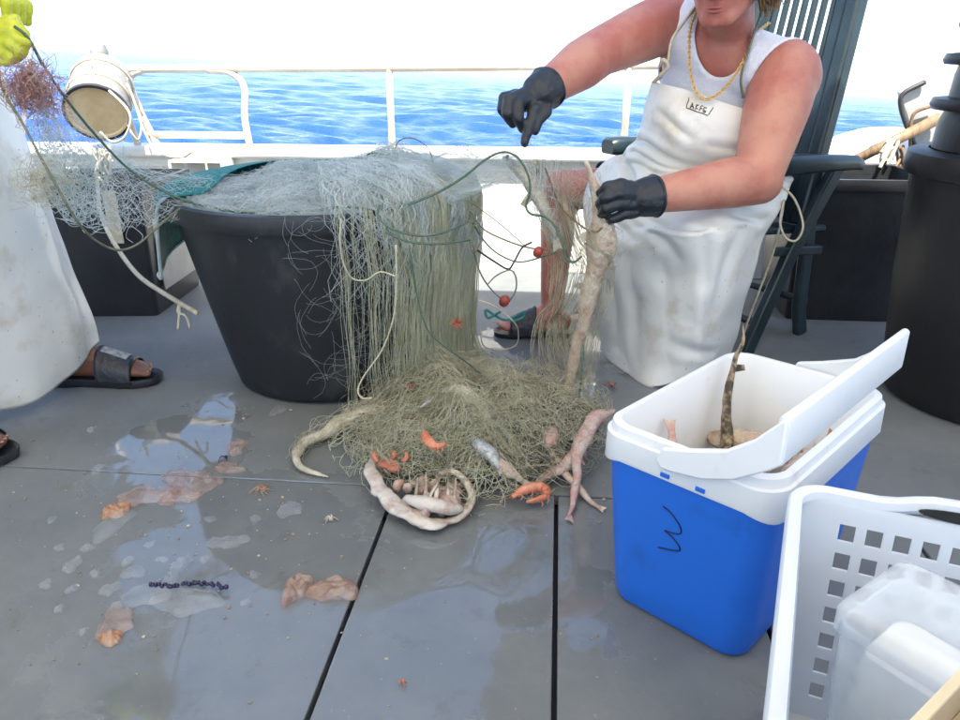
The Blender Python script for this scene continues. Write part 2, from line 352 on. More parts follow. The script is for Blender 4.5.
# painted, worn and partly wet deck
def deck_mat():
    m = bpy.data.materials.new('deck_paint'); m.use_nodes = True; n = m.node_tree.nodes; l = m.node_tree.links; b = n['Principled BSDF']
    t = n.new('ShaderNodeNewGeometry')
    def noise(sc, det=6, ro=.6, dist=0.):
        z = n.new('ShaderNodeTexNoise'); z.inputs['Scale'].default_value = sc; z.inputs['Detail'].default_value = det
        z.inputs['Roughness'].default_value = ro; z.inputs['Distortion'].default_value = dist
        l.new(t.outputs['Position'], z.inputs['Vector']); return z
    def ramp(src, p0, p1, c0=(0, 0, 0, 1), c1=(1, 1, 1, 1)):
        r = n.new('ShaderNodeValToRGB'); r.color_ramp.elements[0].position = p0; r.color_ramp.elements[1].position = p1
        r.color_ramp.elements[0].color = c0; r.color_ramp.elements[1].color = c1; l.new(src, r.inputs[0]); return r
    base = ramp(noise(3.2, 8, .65).outputs['Fac'], .36, .66, (.138, .150, .154, 1), (.182, .190, .188, 1))
    grime = ramp(noise(11, 9, .7, .3).outputs['Fac'], .58, .74)
    mx = n.new('ShaderNodeMixRGB'); mx.inputs[2].default_value = (.12, .115, .10, 1)
    gm = n.new('ShaderNodeMath'); gm.operation = 'MULTIPLY'; gm.inputs[1].default_value = .9
    l.new(grime.outputs[0], gm.inputs[0]); l.new(gm.outputs[0], mx.inputs[0]); l.new(base.outputs[0], mx.inputs[1])
    spk = ramp(noise(95, 3, .5).outputs['Fac'], .70, .74)
    mx2 = n.new('ShaderNodeMixRGB'); mx2.inputs[2].default_value = (.34, .33, .30, 1)
    sm = n.new('ShaderNodeMath'); sm.operation = 'MULTIPLY'; sm.inputs[1].default_value = .5; l.new(spk.outputs[0], sm.inputs[0])
    l.new(sm.outputs[0], mx2.inputs[0]); l.new(mx.outputs[0], mx2.inputs[1])
    # where water lies: a pool around the catch, ragged edge, strongest at its middle
    sep = n.new('ShaderNodeSeparateXYZ'); l.new(t.outputs['Position'], sep.inputs[0])
    def mth(op, a, bb):
        q_ = n.new('ShaderNodeMath'); q_.operation = op
        for i, s_ in enumerate((a, bb)):
            if isinstance(s_, (int, float)): q_.inputs[i].default_value = s_
            else: l.new(s_, q_.inputs[i])
        return q_.outputs[0]
    def spot(cx, cy, rx, ry):
        dx = mth('DIVIDE', mth('SUBTRACT', sep.outputs[0], cx), rx); dy = mth('DIVIDE', mth('SUBTRACT', sep.outputs[1], cy), ry)
        return mth('SUBTRACT', 1.0, mth('SQRT', mth('ADD', mth('MULTIPLY', dx, dx), mth('MULTIPLY', dy, dy)), 0))
    w = spot(-.62, 1.28, .30, .42)
    for a in ((-.95, 1.68, .22, .36), (-.15, 1.22, .34, .35), (-.05, 2.45, .45, .30), (-.45, .95, .5, .22), (.25, 2.15, .25, .25)): w = mth('MAXIMUM', w, spot(*a))
    wn = noise(5.5, 7, .62, .4)
    wet = ramp(mth('ADD', mth('MULTIPLY', w, .55), wn.outputs['Fac']), .60, .64)
    dk = n.new('ShaderNodeMixRGB'); dk.blend_type = 'MULTIPLY'; dk.inputs[2].default_value = (.97, .98, 1., 1)
    l.new(wet.outputs[0], dk.inputs[0]); l.new(mx2.outputs[0], dk.inputs[1]); l.new(dk.outputs[0], b.inputs['Base Color'])
    dryr = n.new('ShaderNodeMapRange'); dryr.inputs['To Min'].default_value = .42; dryr.inputs['To Max'].default_value = .62
    l.new(noise(6, 5).outputs['Fac'], dryr.inputs[0])
    rr = n.new('ShaderNodeMixRGB'); l.new(wet.outputs[0], rr.inputs[0]); l.new(dryr.outputs[0], rr.inputs[1]); rr.inputs[2].default_value = (.035, .035, .035, 1)
    l.new(rr.outputs[0], b.inputs['Roughness'])
    sp_ = n.new('ShaderNodeMapRange'); sp_.inputs['To Min'].default_value = .22; sp_.inputs['To Max'].default_value = .95; l.new(wet.outputs[0], sp_.inputs[0]); l.new(sp_.outputs[0], b.inputs['Specular IOR Level'])
    hb = noise(55, 6, .6); hw = noise(16, 3, .5)
    hm = n.new('ShaderNodeMixRGB'); l.new(wet.outputs[0], hm.inputs[0]); l.new(hb.outputs['Fac'], hm.inputs[1]); l.new(hw.outputs['Fac'], hm.inputs[2])
    bs = n.new('ShaderNodeMapRange'); bs.inputs['To Min'].default_value = .22; bs.inputs['To Max'].default_value = .06; l.new(wet.outputs[0], bs.inputs[0])
    bp = n.new('ShaderNodeBump'); bp.inputs['Distance'].default_value = .004; l.new(bs.outputs[0], bp.inputs['Strength']); l.new(hm.outputs[0], bp.inputs['Height']); l.new(bp.outputs[0], b.inputs['Normal'])
    MATS['deck_paint'] = m
deck_mat()
def sea_mat():
    m = bpy.data.materials.new('sea_water'); m.use_nodes = True; n = m.node_tree.nodes; l = m.node_tree.links; b = n['Principled BSDF']
    t = n.new('ShaderNodeNewGeometry'); mpn = n.new('ShaderNodeMapping'); mpn.inputs['Scale'].default_value = (1, 1, 1); l.new(t.outputs['Position'], mpn.inputs[0])
    b.inputs['Specular IOR Level'].default_value = .13; b.inputs['Base Color'].default_value = (.022, .082, .36, 1); b.inputs['Roughness'].default_value = .16; b.inputs['IOR'].default_value = 1.33
    prev = None
    for sc, st, ds in ((.8, 1., .6), (2.6, 1., .24), (8., .9, .08)):
        z = n.new('ShaderNodeTexNoise'); z.inputs['Scale'].default_value = sc; z.inputs['Detail'].default_value = 5; z.inputs['Roughness'].default_value = .55
        l.new(mpn.outputs[0], z.inputs['Vector']); bp = n.new('ShaderNodeBump'); bp.inputs['Strength'].default_value = st; bp.inputs['Distance'].default_value = ds
        l.new(z.outputs['Fac'], bp.inputs['Height'])
        if prev: l.new(prev, bp.inputs['Normal'])
        prev = bp.outputs[0]
    l.new(prev, b.inputs['Normal']); MATS['sea_water'] = m
sea_mat()
mat('rail_paint', (.64, .58, .48), .35, (.52, .43, .32), 6, .05, 40)

# ------------------------------------------------------------------ the sea
def make_sea():
    ang = np.concatenate([np.linspace(R(-50), R(50), 420), np.linspace(R(50), R(310), 120)[1:-1]]); rad = 4.2*1.0128**np.arange(556)
    A, Rr = np.meshgrid(ang, rad); X = np.sin(A)*Rr; Y = np.cos(A)*Rr
    Z = np.zeros_like(X); g = np.random.default_rng(3)
    for i in range(40):
        wl = .9*1.085**i; d = g.uniform(-1.35, 1.35); ph = g.uniform(0, 6.28); amp = .0120*wl**.36
        fade = np.clip((wl/(Rr*.0128*2.5))-.8, 0, 1)
        kx = 2*math.pi/wl; arg = kx*(X*math.sin(d)+Y*math.cos(d))+ph
        Z += amp*fade*(np.sin(arg)+.25*np.sin(2*arg))
    tx, ty = -SEA_N[0]/SEA_N[2], -SEA_N[1]/SEA_N[2]
    Zp = -1.05+tx*X+ty*Y+Z
    n_r, n_a = X.shape; P = np.stack([X, Y, Zp], -1).reshape(-1, 3)
    i, j = np.meshgrid(np.arange(n_r-1), np.arange(n_a), indexing='ij'); j2 = (j+1) % n_a
    F = np.stack([i*n_a+j, i*n_a+j2, (i+1)*n_a+j2, (i+1)*n_a+j], -1).reshape(-1, 4)
    me = bpy.data.meshes.new('sea'); me.from_pydata(P.tolist(), [], F[:, ::-1].tolist()); me.update()
    return struct(link('sea', me, 'sea_water', ang=180))
make_sea()

# ------------------------------------------------------------------ the boat: deck of big painted panels, bulwark, rail, awning
YB = 3.575
deck = struct(MB().box((0, .7, -.06), (5.6, 6.2, .06)).build('deck', 'dark_gap', smooth=False))
def panel(x0, x1, y0, y1, g=.0045, top=0.):
    MB().box(((x0+x1)/2, (y0+y1)/2, -.0145+top), (x1-x0-2*g, y1-y0-2*g*.6, .029)).build('deck_panel', 'deck_paint', deck, smooth=False, bevel=.0025)
for x0, x1 in ((-2.75, -1.62), (-1.62, -.355), (-.355, .027), (.027, .41), (.41, .79), (.79, 1.6), (1.6, 2.75)): panel(x0, x1, -.2, 1.538, top=random.uniform(-.0008, .0008))
for x0, x1 in ((-2.75, -1.9), (-1.9, 1.9), (1.9, 2.75)): panel(x0, x1, 1.538, YB-.01, g=.003)
for x0, x1 in ((-2.75, -.355), (-.355, .79), (.79, 2.75)): panel(x0, x1, -2.3, -.2)

bul = thing('bulwark', 'white painted bulwark wall with flat cap along the far deck edge', 'bulwark', (0, YB+.06, 0))
m = MB()                                                                # wall with a small square scupper hole near the cap
hx0, hx1, hz0, hz1 = -1.135, -1.045, .475, .52
for c, s in ((((-2.75+hx0)/2, YB+.03, .25), (hx0+2.75, .06, .54)), (((2.75+hx1)/2, YB+.03, .25), (2.75-hx1, .06, .54)),
             (((hx0+hx1)/2, YB+.03, (hz0-.02)/2), (hx1-hx0, .06, hz0+.02)), (((hx0+hx1)/2, YB+.03, (.52+hz1)/2), (hx1-hx0, .06, .52-hz1+1e-4))):
    m.box(c, s)
m.build('wall', 'white_paint', bul, smooth=False)
MB().box((0, YB+.03, .546), (5.5, .185, .048)).build('cap_rail', 'white_paint', bul, smooth=True, bevel=.012)
MB().box((0, YB-.006, .497), (5.5, .012, .05)).build('beading', 'white_paint', bul, bevel=.004)
for x in (-2.35, .95, 2.3):
    MB().box((x, YB-.03, .235), (.05, .06, .47)).build('rib', 'white_paint', bul, bevel=.006)
m = MB(); m.box((-1.66, YB-.10, .515), (.26, .13, .012)); m.box((-1.535, YB-.10, .44), (.012, .13, .14)); m.box((-1.785, YB-.10, .44), (.012, .13, .14))
m.build('bracket_shelf', 'white_paint', bul, bevel=.003)
for s in (-1, 1):
    sb = thing('side_bulwark', 'white painted bulwark wall along the ' + ('starboard' if s > 0 else 'port') + ' deck edge', 'bulwark', (2.78*s, .7, 0))
    MB().box((2.80*s, .65, .25), (.06, 5.9, .54)).build('wall', 'white_paint', sb, smooth=False)
    MB().box((2.80*s, .62, .546), (.17, 5.8, .048)).build('cap_rail', 'white_paint', sb, bevel=.012)
hull = MB(); hull.loft([[(-2.84, -2.5, -.035), (2.84, -2.5, -.035), (2.84, 3.66, -.035), (-2.84, 3.66, -.035)], [(-2.6, -2.5, -1.6), (2.6, -2.5, -1.6), (2.6, 3.45, -1.6), (-2.6, 3.45, -1.6)]], True, True)
ho = struct(hull.build('hull', 'white_paint', smooth=False))

rail = thing('guard_rail', 'white tubular guard rail on the bulwark cap, open to the sea', 'railing', (-.8, YB+.03, .57))
zr = .918; yr = YB+.03
P0 = V(128, 72, yr); 
MB().tube(crom([(-2.05, yr, zr-.012), (-1.9, yr, zr-.004), (-1.0, yr, zr), (0, yr, zr+.008), (.95, yr, zr+.012), (1.12, yr, zr-.02), (1.17, yr, zr-.12), (1.18, yr, .57)], 60), .019, 12).build('top_rail', 'rail_paint', rail, ang=180)
for x in (-.775, .30):
    m = MB().tube([(x, yr, .565), (x, yr, zr)], .0165, 10); m.build('post', 'rail_paint', rail, ang=180)
    MB().lathe([(.035, 0), (.035, .008), (.0, .009)], (x, yr, .568), 14).build('foot_plate', 'rail_paint', rail)
a = V(225, 76, yr); b_ = V(250, 147, yr)
MB().tube(crom([(a[0]-.08, yr, zr-.01), (a[0]+.02, yr, zr-.018), (a[0]+.085, yr, zr-.08), (b_[0]-.01, yr, .70), (b_[0], yr, .565)], 28), .0165, 10).build('bent_stay', 'rail_paint', rail, ang=180)
zl = V(190, 135, yr)[2]
MB().tube([(-1.98, yr, zl), (b_[0]-.01, yr, zl)], .017, 10).build('lower_rail', 'rail_paint', rail, ang=180)
MB().tube(crom([(-1.93, yr, zr-.004), (-2.02, yr, zr-.05), (-1.99, yr, zr-.2), (-1.93, yr, .565)], 24), .0165, 10).build('bent_stay', 'rail_paint', rail, ang=180)
MB().tube(crom([(-2.05, yr, zr-.012), (-2.09, yr, zr-.06), (-2.07, yr, .75), (-2.03, yr, .565)], 24), .0165, 10).build('bent_stay', 'rail_paint', rail, ang=180)

awn = struct(MB().sheet(Surf([[(x, y, 2.36+.05*math.cos(x*1.1)-(.02 if j % 2 else 0)) for x in np.linspace(-2.9, 2.9, 7)] for j, y in enumerate(np.linspace(-2.6, AWN_Y if 'AWN_Y' in globals() else 1.95, 7))]), 30, 30).build('awning', 'canvas', solid=.003, ang=180))
pp = [V(31, 45, YB+.05), V(35, 5, YB+.05)]; d = (pp[1]-pp[0]); d = d/np.linalg.norm(d); top = pp[1]+d*.02; bot = pp[0]-d*((pp[0][2]-.57)/d[2])
MB().tube([bot, top], .013, 10).build('flag_pole', 'pole_grey', ang=180); tag(bpy.data.objects['flag_pole'], 'thin grey pole standing up from the bulwark behind the left person', 'pole')
for x in (-2.72, 2.72):
    p_ = struct(MB().tube([(x, 1.7, .57), (x, 1.7, 2.35)], .022, 10).build('awning_post', 'steel', ang=180))

# ------------------------------------------------------------------ big black tub
TC = np.array([-.715, 2.265]); TR, TB, TH = .437, .305, .585
tub = thing('tub', 'big round black rubber tub heaped with white fishing net', 'tub', (TC[0], TC[1], 0))
m = MB(); prof = [(0, .004), (TB-.02, .002), (TB-.004, .010), (TB, .025)]
for i in range(1, 13): t = i/12; prof.append((TB+(TR-.012-TB)*t**.92, .025+(TH-.06)*t))
prof += [(TR-.012, TH-.035), (TR-.02, TH-.02), (TR-.025, TH-.04)]
for i in range(11, -1, -1): t = i/12; prof.append((TB+(TR-.012-TB)*t**.92-.014, .03+(TH-.06)*t))
prof += [(0, .03)]
m.lathe(prof, (TC[0], TC[1], 0), 72); m.build('body', 'tub_rubber', tub, ang=50)
m = MB(); m.lathe([(TR-.014, TH-.05), (TR+.004, TH-.052), (TR+.008, TH-.045), (TR+.008, TH-.012), (TR+.004, TH-.002), (TR-.012, TH+.001), (TR-.026, TH-.006), (TR-.027, TH-.03), (TR-.014, TH-.05)], (TC[0], TC[1], 0), 72)
m.build('rim', 'tub_rubber', tub, ang=50)
for a0 in (R(100), R(280)):
    pts = [(TC[0]+(TR+.005+.04*math.sin(math.pi*t))*math.cos(a0-.2+.4*t), TC[1]+(TR+.005+.04*math.sin(math.pi*t))*math.sin(a0-.2+.4*t), TH-.03) for t in np.linspace(0, 1, 12)]
    if a0 < 3: MB().tube(pts, .012, 8).build('handle', 'tub_rubber', tub, ang=180)

# ------------------------------------------------------------------ crates behind
def crate(name, label, quad, h, mats, lip=.02, wall=.012, mb='black_plastic', tilt=0):
    """open box: quad = four base corners (ccw), tapered outward a little"""
    q4 = np.array(quad, float); c = q4.mean(0); o = thing(name, label, 'crate', (c[0], c[1], 0))
    def ring(s, z, r=.02):
        Q = c+(q4-c)*s; pts = []
        for i in range(4):
            p, a, b = Q[i], Q[i-1], Q[(i+1) % 4]; ua = (a-p)/np.linalg.norm(a-p); ub = (b-p)/np.linalg.norm(b-p)
            for t in np.linspace(0, 1, 5): pts.append((*((1-t)**2*(p+ua*r)+2*t*(1-t)*p+t*t*(p+ub*r)), z))
        return pts
    MB().loft([ring(.985, .0), ring(1.0, .012), ring(1.05, h-.005), ring(1.05-2*wall/.45, h-.005), ring(.96, .02)], True, True).build('body', mats, o, ang=50)
    MB().loft([ring(1.05, h-.04), ring(1.05+.035, h-.04), ring(1.05+.035, h), ring(1.05-2*wall/.45-.004, h), ring(1.05-2*wall/.45-.004, h-.04)]).build('rim', mats, o, ang=50)
    return o
c1 = crate('black_crate', 'black plastic crate with its lit side coloured pale behind the tub', [(-2.02, 2.66), (-1.565, 2.72), (-1.60, 3.18), (-2.06, 3.15)], .515, 'black_plastic')
MB().box((-1.572, 2.95, .27), (.004, .34, .36), rotz(R(4.5))@np.array(Matrix.Rotation(R(-2.5), 3, 'Y'))).build('lit_side', 'lit_side_grey', c1, bevel=.002)  # thin plate paints the light on the black crate's side
MB().box((-1.66, 2.688, .40), (.05, .004, .20), rotz(R(7))).build('sun_stripe', 'rope_cream', c1, smooth=False)  # cream strip painted as a stripe of sunlight on the crate
crate('black_crate', 'empty black plastic crate standing between the chair and the ringed bin', [(.92, 2.93), (1.385, 2.93), (1.385, 3.36), (.92, 3.36)], .545, 'black_plastic')

# ------------------------------------------------------------------ ringed black bins at the right
BX, BY = 1.335, 2.235
bn = thing('black_bin', 'tall scuffed black bin under a stack of grey ringed pots', 'bin', (BX, BY, 0))
zt = V(905, 158, BY)[2]
MB().lathe([(0, .002), (.285, .002), (.300, .02), (.325, zt*.5), (.335, zt-.05), (.335, zt-.02), (.32, zt-.015), (0, zt-.015)], (BX, BY, 0), 64).build('body', 'bin_plastic', bn, ang=50)
MB().lathe([(.333, zt-.05), (.352, zt-.045), (.358, zt-.02), (.352, zt+.012), (.335, zt+.02), (.30, zt+.02), (.30, zt-.012)], (BX, BY, 0), 64).build('rim', 'bin_plastic', bn, ang=50)
z0 = zt+.004
for i, (h, rb, rt_, fl, lab) in enumerate(((.135, .295, .278, .315, 'lowest grey-black ringed pot of the stack on the tall bin'), (.115, .278, .268, .305, 'middle grey-black ringed pot of the stack on the tall bin'), (.09, .262, .255, .285, 'topmost grey-black ringed pot of the stack on the tall bin'))):
    z0 = zt+.021+.0005 if i == 0 else z0
    pt = thing('ringed_pot', lab, 'pot', (BX, BY, z0), 'grey pots stacked on the tall bin')
    MB().lathe([(0, z0), (rb, z0), (rb-.004, z0+h*.5), (rt_, z0+h-.03), (rt_, z0+h-.0005), (0, z0+h-.0005)], (BX, BY, 0), 56).build('body', 'bin_plastic', pt, ang=50)
    MB().lathe([(rt_, z0+h-.034), (fl, z0+h-.032), (fl+.006, z0+h-.02), (fl, z0+h-.004), (rt_+.002, z0+h-.001)], (BX, BY, 0), 56).build('flange', 'bin_plastic', pt, ang=50)
    for k in range(7):
        t = R(205+k*22); MB().box((BX+(rt_+.012)*math.cos(t), BY+(rt_+.012)*math.sin(t), z0+h-.048), (.022, .03, .03), rotz(t)).build('lug', 'bin_plastic', pt, smooth=False)
    z0 += h
MB().lathe([(.0, .115), (.05, .108), (.09, .08), (.105, .03), (.107, 0), (.101, 0), (.098, .03), (.085, .074), (.048, .101), (0, .108)], (BX-.13, BY-.02, z0), 28).build('clear_dome', 'clear_plastic', ang=180)
tag(bpy.data.objects['clear_dome'], 'clear plastic dome lying on top of the stacked ringed pots', 'dome')

# ------------------------------------------------------------------ things on the far right bulwark
fr = thing('folded_hatch', 'grey hatch with dark rubber frame leaning behind the ringed bin', 'hatch', (1.5, 3.42, .57))
hp = [V(899, 92, 3.45), V(960, 62, 3.45), V(968, 160, 3.45), V(917, 150, 3.45)]
m = MB(); m.add([p+np.array((0, d, 0)) for d in (0, .03) for p in hp], [(0, 1, 2, 3), (7, 6, 5, 4), (0, 4, 5, 1), (1, 5, 6, 2), (2, 6, 7, 3), (3, 7, 4, 0)]); m.build('panel', 'window_grey', fr, bevel=.006)
MB().tube(crom([V(925, 82, 3.43), V(903, 94, 3.43), V(901, 108, 3.43), V(908, 130, 3.43), V(918, 152, 3.43)], 30), .010, 8).build('rubber_frame', 'frame_dark', fr, ang=180)
MB().tube(crom([V(935, 105, 3.42), V(916, 112, 3.42), V(911, 124, 3.42), V(910, 150, 3.42)], 24), .007, 8).build('strap', 'rope_brown', fr, ang=180)
MB().tube(np.array([V(835, 170, 3.40), V(940, 118, 3.40)]), np.array([.021, .024]), 10).build('wooden_pole', 'wood', ang=180)
tag(bpy.data.objects['wooden_pole'], 'brown wooden pole lashed above the bulwark behind the chair', 'pole')
def coil(cx, cy, Y, n, s, name, label, m_, r=.006, seed=1):
    g = np.random.default_rng(seed); pts = []
    for i in range(n): pts.append(V(cx+g.normal()*s[0], cy+g.normal()*s[1], Y+g.normal()*.02))
    pts[0] = V(cx, cy-s[1]*1.4, Y); o = MB().tube(crom(pts, n*9), r, 6).build(name, m_, ang=180); return tag(o, label, 'rope')
coil(886, 158, 3.37, 16, (6, 11), 'rope_lashing', 'knotted grey rope lashing hanging round the wooden pole', 'rope_cream', .007, 4)
coil(902, 160, 3.37, 10, (7, 9), 'rope_end', 'brown rope end bunched beside the rubber framed hatch', 'rope_brown', .006, 9)
wt = MB().sheet(Surf([[V(x, y, Y) for x, y, Y in r] for r in (((800, 150, 3.72), (845, 134, 3.74), (880, 128, 3.75), (935, 132, 3.74)), ((800, 158, 3.64), (845, 146, 3.62), (885, 142, 3.62), (940, 148, 3.62)), ((800, 170, 3.60), (845, 168, 3.57), (885, 168, 3.57), (945, 174, 3.57)))]), 24, 16, lambda P, u, v: wob(P, 9, 3)*.006)
tag(wt.build('white_sack', 'white_paint', solid=.004, ang=180), 'white sack cloth bulging over the bulwark behind the wooden pole', 'cloth')

# ------------------------------------------------------------------ chair: dark plastic folding armchair
CO = np.array([.675, 2.84]); CF = np.array([-.81, -.58]); CF /= np.linalg.norm(CF); CS = np.array([-CF[1], CF[0]])*-1
CS = np.array([.58, -.81]); CS = CS/np.linalg.norm(CS)
def ch(f, s, z): p = CO+CF*f+CS*s; return np.array((p[0], p[1], z))
chair = thing('armchair', 'dark green plastic folding armchair with slatted high back', 'chair', (CO[0], CO[1], 0))
def bar(pts, w, t, side, m_='chair_plastic'):
    """flat bar along pts: w across in the plane normal to 'side', t along side"""
    P = np.array(pts, float); sd = np.array(side, float); T = np.gradient(P, axis=0); rings = []
    ww = np.broadcast_to(np.asarray(w, float), (len(P),))
    for p, tt, wi in zip(P, T, ww):
        nrm = np.cross(tt, sd); nrm /= np.linalg.norm(nrm)
        rings.append([p+nrm*wi/2+sd*t/2, p-nrm*wi/2+sd*t/2, p-nrm*wi/2-sd*t/2, p+nrm*wi/2-sd*t/2])
    return MB().loft(rings, True, True)
SD = np.array((CS[0], CS[1], 0))
for s in (.25, -.25):
    bar([ch(.175, s, 0), ch(.02, s, .33), ch(-.16, s, .62)], .052, .034, SD).build('leg', 'chair_plastic', chair, bevel=.006)
    sb = s-.04*np.sign(s)
    bar([ch(-.16, sb, 0), ch(-.13, sb, .1), ch(-.10, sb, .62)], .05, .03, SD).build('leg', 'chair_plastic', chair, bevel=.006)
    m = MB(); rings = []
    for f, w, zc, t in ((-.16, .055, .630, .035), (-.12, .07, .640, .044), (.06, .08, .648, .052), (.22, .09, .652, .060), (.272, .088, .650, .062), (.29, .07, .648, .05)):
        sc = s+.07 if s > 0 else s-.13; rings.append([ch(f+(.04 if s < 0 else 0), sc+w/2*c, zc+t/2*k) for c, k in ((.7, 1), (1, .5), (1, -.6), (.8, -1), (-.8, -1), (-1, -.6), (-1, .5), (-.7, 1))])
    m.loft(rings, True, True).build('armrest', 'chair_plastic', chair, ang=60)
    bar([ch(-.14, s, .33), ch(.10, s, .35)], .03, .02, SD).build('side_rail', 'chair_plastic', chair, bevel=.004)
MB().tube([ch(.13, -.25, .10), ch(.13, .25, .10)], .014, 8).build('stretcher', 'chair_plastic', chair, ang=180)
MB().tube([ch(-.15, -.22, .13), ch(-.15, .22, .13)], .014, 8).build('stretcher', 'chair_plastic', chair, ang=180)
m = MB()
m.loft([[ch(f, s, z) for f, s, z in ((.25, -.235, zz), (.25, .235, zz), (-.2, .22, zz-.035), (-.2, -.22, zz-.035))] for zz in (.415, .44)], True, True)
m.build('seat', 'chair_plastic', chair, bevel=.008)
BT = lambda t, s, wd=1.: ch(-.05-.20*t+.03*t*t, s*wd, .42+.92*t)            # leaning back plane
for s in (.215, -.215):
    bar([BT(t, s*(1-.1*t)) for t in np.linspace(0, 1, 9)], .055, .05+0*s, SD).build('back_stile', 'chair_plastic', chair, bevel=.010)
    bar([BT(t, (s-.052*np.sign(s))*(1-.1*t)) for t in np.linspace(0, .97, 9)], .028, .045, SD).build('back_stile', 'chair_plastic', chair, bevel=.005)
for i in range(7):
    s = -.126+i*.042; bar([BT(t, s*(1-.1*t)) for t in np.linspace(.06, .95, 8)], .02, .017, SD).build('back_slat', 'chair_plastic', chair, bevel=.004)
for t in (.05, .96, .53):
    wv = BT(t+.001, 0)-BT(t, 0); wv /= np.linalg.norm(wv)
    nrm = np.cross(SD, wv); m = MB(); hh = .035 if t != .53 else .012
    m.loft([[BT(t, s)+wv*hh*a+nrm*.012*b for a, b in ((-1, -1), (1, -1), (1, 1), (-1, 1))] for s in np.linspace(-.205*(1-.1*t), .205*(1-.1*t), 5)], True, True)
    m.build('back_rail', 'chair_plastic', chair, bevel=.004)
ro = rope('thin_cord', [V(770, 180, 2.40), V(782, 187, 2.38), V(795, 200, 2.37), V(803, 225, 2.37), V(797, 240, 2.37), V(786, 238, 2.37), V(780, 222, 2.38), V(784, 200, 2.39), V(779, 230, 2.41), V(770, 262, 2.45), V(752, 310, 2.49), V(742, 338, 2.52)], .0035, 'rope_cream', n=90)
ro.name = 'looped_cord'; tag(ro, 'thin cream cord looped round the armrest of the dark chair', 'cord')

# ------------------------------------------------------------------ white drum with wooden end hanging on the rail
dr = thing('drum', 'white drum with pale wooden end roped to the guard rail', 'drum', V(95, 140, 3.42))
ce = V(97, 113, 3.30); ax = np.array((-.17, .50, .30)); ax = ax/np.linalg.norm(ax); L = .30; RD = .128
MB().lathe([(RD-.004, 0), (RD, .004), (RD+.006, .012), (RD, .02), (RD+.002, L*.5), (RD-.004, L-.02), (RD-.015, L-.004), (RD-.04, L), (0, L)], ce, 44, axis=ax).build('body', 'drum_shaded', dr, ang=50)
MB().lathe([(0, .010), (RD-.012, .008), (RD-.008, .0), (RD+.003, -.003), (RD+.004, .010)], ce, 44, axis=ax).build('wooden_end', 'wood_disc', dr, ang=40)
MB().lathe([(RD-.002, -.006), (RD+.010, -.005), (RD+.010, .012), (RD-.002, .013)], ce, 44, axis=ax).build('hoop', 'frame_dark', dr, ang=50)
for t in (.10, .22):
    MB().lathe([(RD+.003+.006*math.cos(q_), L*t/.3*1.0+.006*math.sin(q_)) for q_ in np.linspace(0, 6.283, 7)], ce, 36, axis=ax).build('rope_band', 'rope_cream', dr, ang=180)
MB().tube(crom([ce+ax*L+np.array((0, 0, .12)), ce+ax*L*.6+np.array((.0, -.02, RD+.005)), ce+ax*.03+np.array((.02, -.02, RD+.01)), V(128, 110, 3.25), V(126, 135, 3.25), V(112, 142, 3.25), V(100, 132, 3.22)], 50), .006, 6).build('sling', 'rope_cream', dr, ang=180)
MB().lathe([(.035, 0), (.04, .02), (.03, .05), (0, .055)], ce+ax*L*.95+np.array((0, 0, RD*.72)), 18).build('neck', 'drum_shaded', dr)
def topr(name, label, pts, r, m_, n=None): return tag(rope(name, pts, r, m_, n=n), label, 'rope')
topr('cream_rope', 'thick cream rope running from the black crate down to the tub', VS([(96, 172, 2.62), (98, 190, 2.58), (100, 210, 2.5), (108, 232, 2.42), (124, 258, 2.33), (140, 277, 2.26), (160, 291, 2.18), (180, 303, 2.08), (197, 313, 1.985)]), .0075, 'rope_cream', 70)
k_ = VS([(180, 303, 2.08), (178, 312, 2.07), (180, 322, 2.065), (183, 330, 2.06)]); topr('rope_tassel', 'pair of frayed cream cord tails dangling from the thick rope', np.vstack([VS([(178, 329, 2.06), (179, 318, 2.065)]), k_[:2], VS([(186, 316, 2.065), (190, 328, 2.06)])]), .004, 'rope_cream')
topr('rail_rope', 'thin white rope sagging from the guard rail corner to the crate', VS([(122, 75, 3.5), (132, 95, 3.4), (142, 125, 3.35), (152, 145, 3.3), (168, 156, 3.2), (183, 157, 3.15), (193, 152, 3.12), (203, 156, 3.1), (207, 170, 3.1), (208, 182, 3.08)]), .005, 'rope_cream', 70)
topr('rail_rope', 'slack white rope hanging in a long bight from the rail corner', VS([(127, 78, 3.48), (124, 100, 3.4), (128, 125, 3.36), (138, 140, 3.34), (141, 120, 3.36), (130, 92, 3.45)]), .005, 'rope_cream', 50)
for i, p in enumerate(((98, 158), (104, 168), (110, 160), (94, 166))):
    pass
coil(102, 162, 2.9, 20, (6, 9), 'rope_bundle', 'tight knot of cream rope on the edge of the black crate', 'rope_cream', .006, 21)

# ------------------------------------------------------------------ cool box
cl = np.array([.368, 1.282]); ca = np.array([.78, -.626]); ca /= np.linalg.norm(ca); cb = np.array([.57, .82]); cb = cb-ca*(cb@ca); cb /= np.linalg.norm(cb)
def cw(a, b, z): p = cl+ca*a+cb*b; return np.array((p[0], p[1], z))
CZ = .372
cool = thing('cool_box', 'blue cool box with white rim and swung handle, full of fish', 'cool box', (cl[0], cl[1], 0))
def crr(w, d, r, z, n=8, zf=None): return [cw(a, b, z if zf is None else zf(a, b)) for a, b in rrect(w, d, r, n)]
rings = [crr(.235, .40, .03, .0), crr(.262, .43, .04, .004), crr(.275, .442, .045, .02)]
for t in np.linspace(0, 1, 7)[1:]: rings.append(crr(.275+.04*t, .442+.04*t, .045, .02+.296*t))
MB().loft(rings, True, False).build('body', 'cooler_blue', cool, ang=50)
W0, D0 = .328, .494
zl = lambda a, b: .312-.034*max(0, (abs(a)/(W0/2)))**5*max(0, (abs(b)/(D0/2)))**3
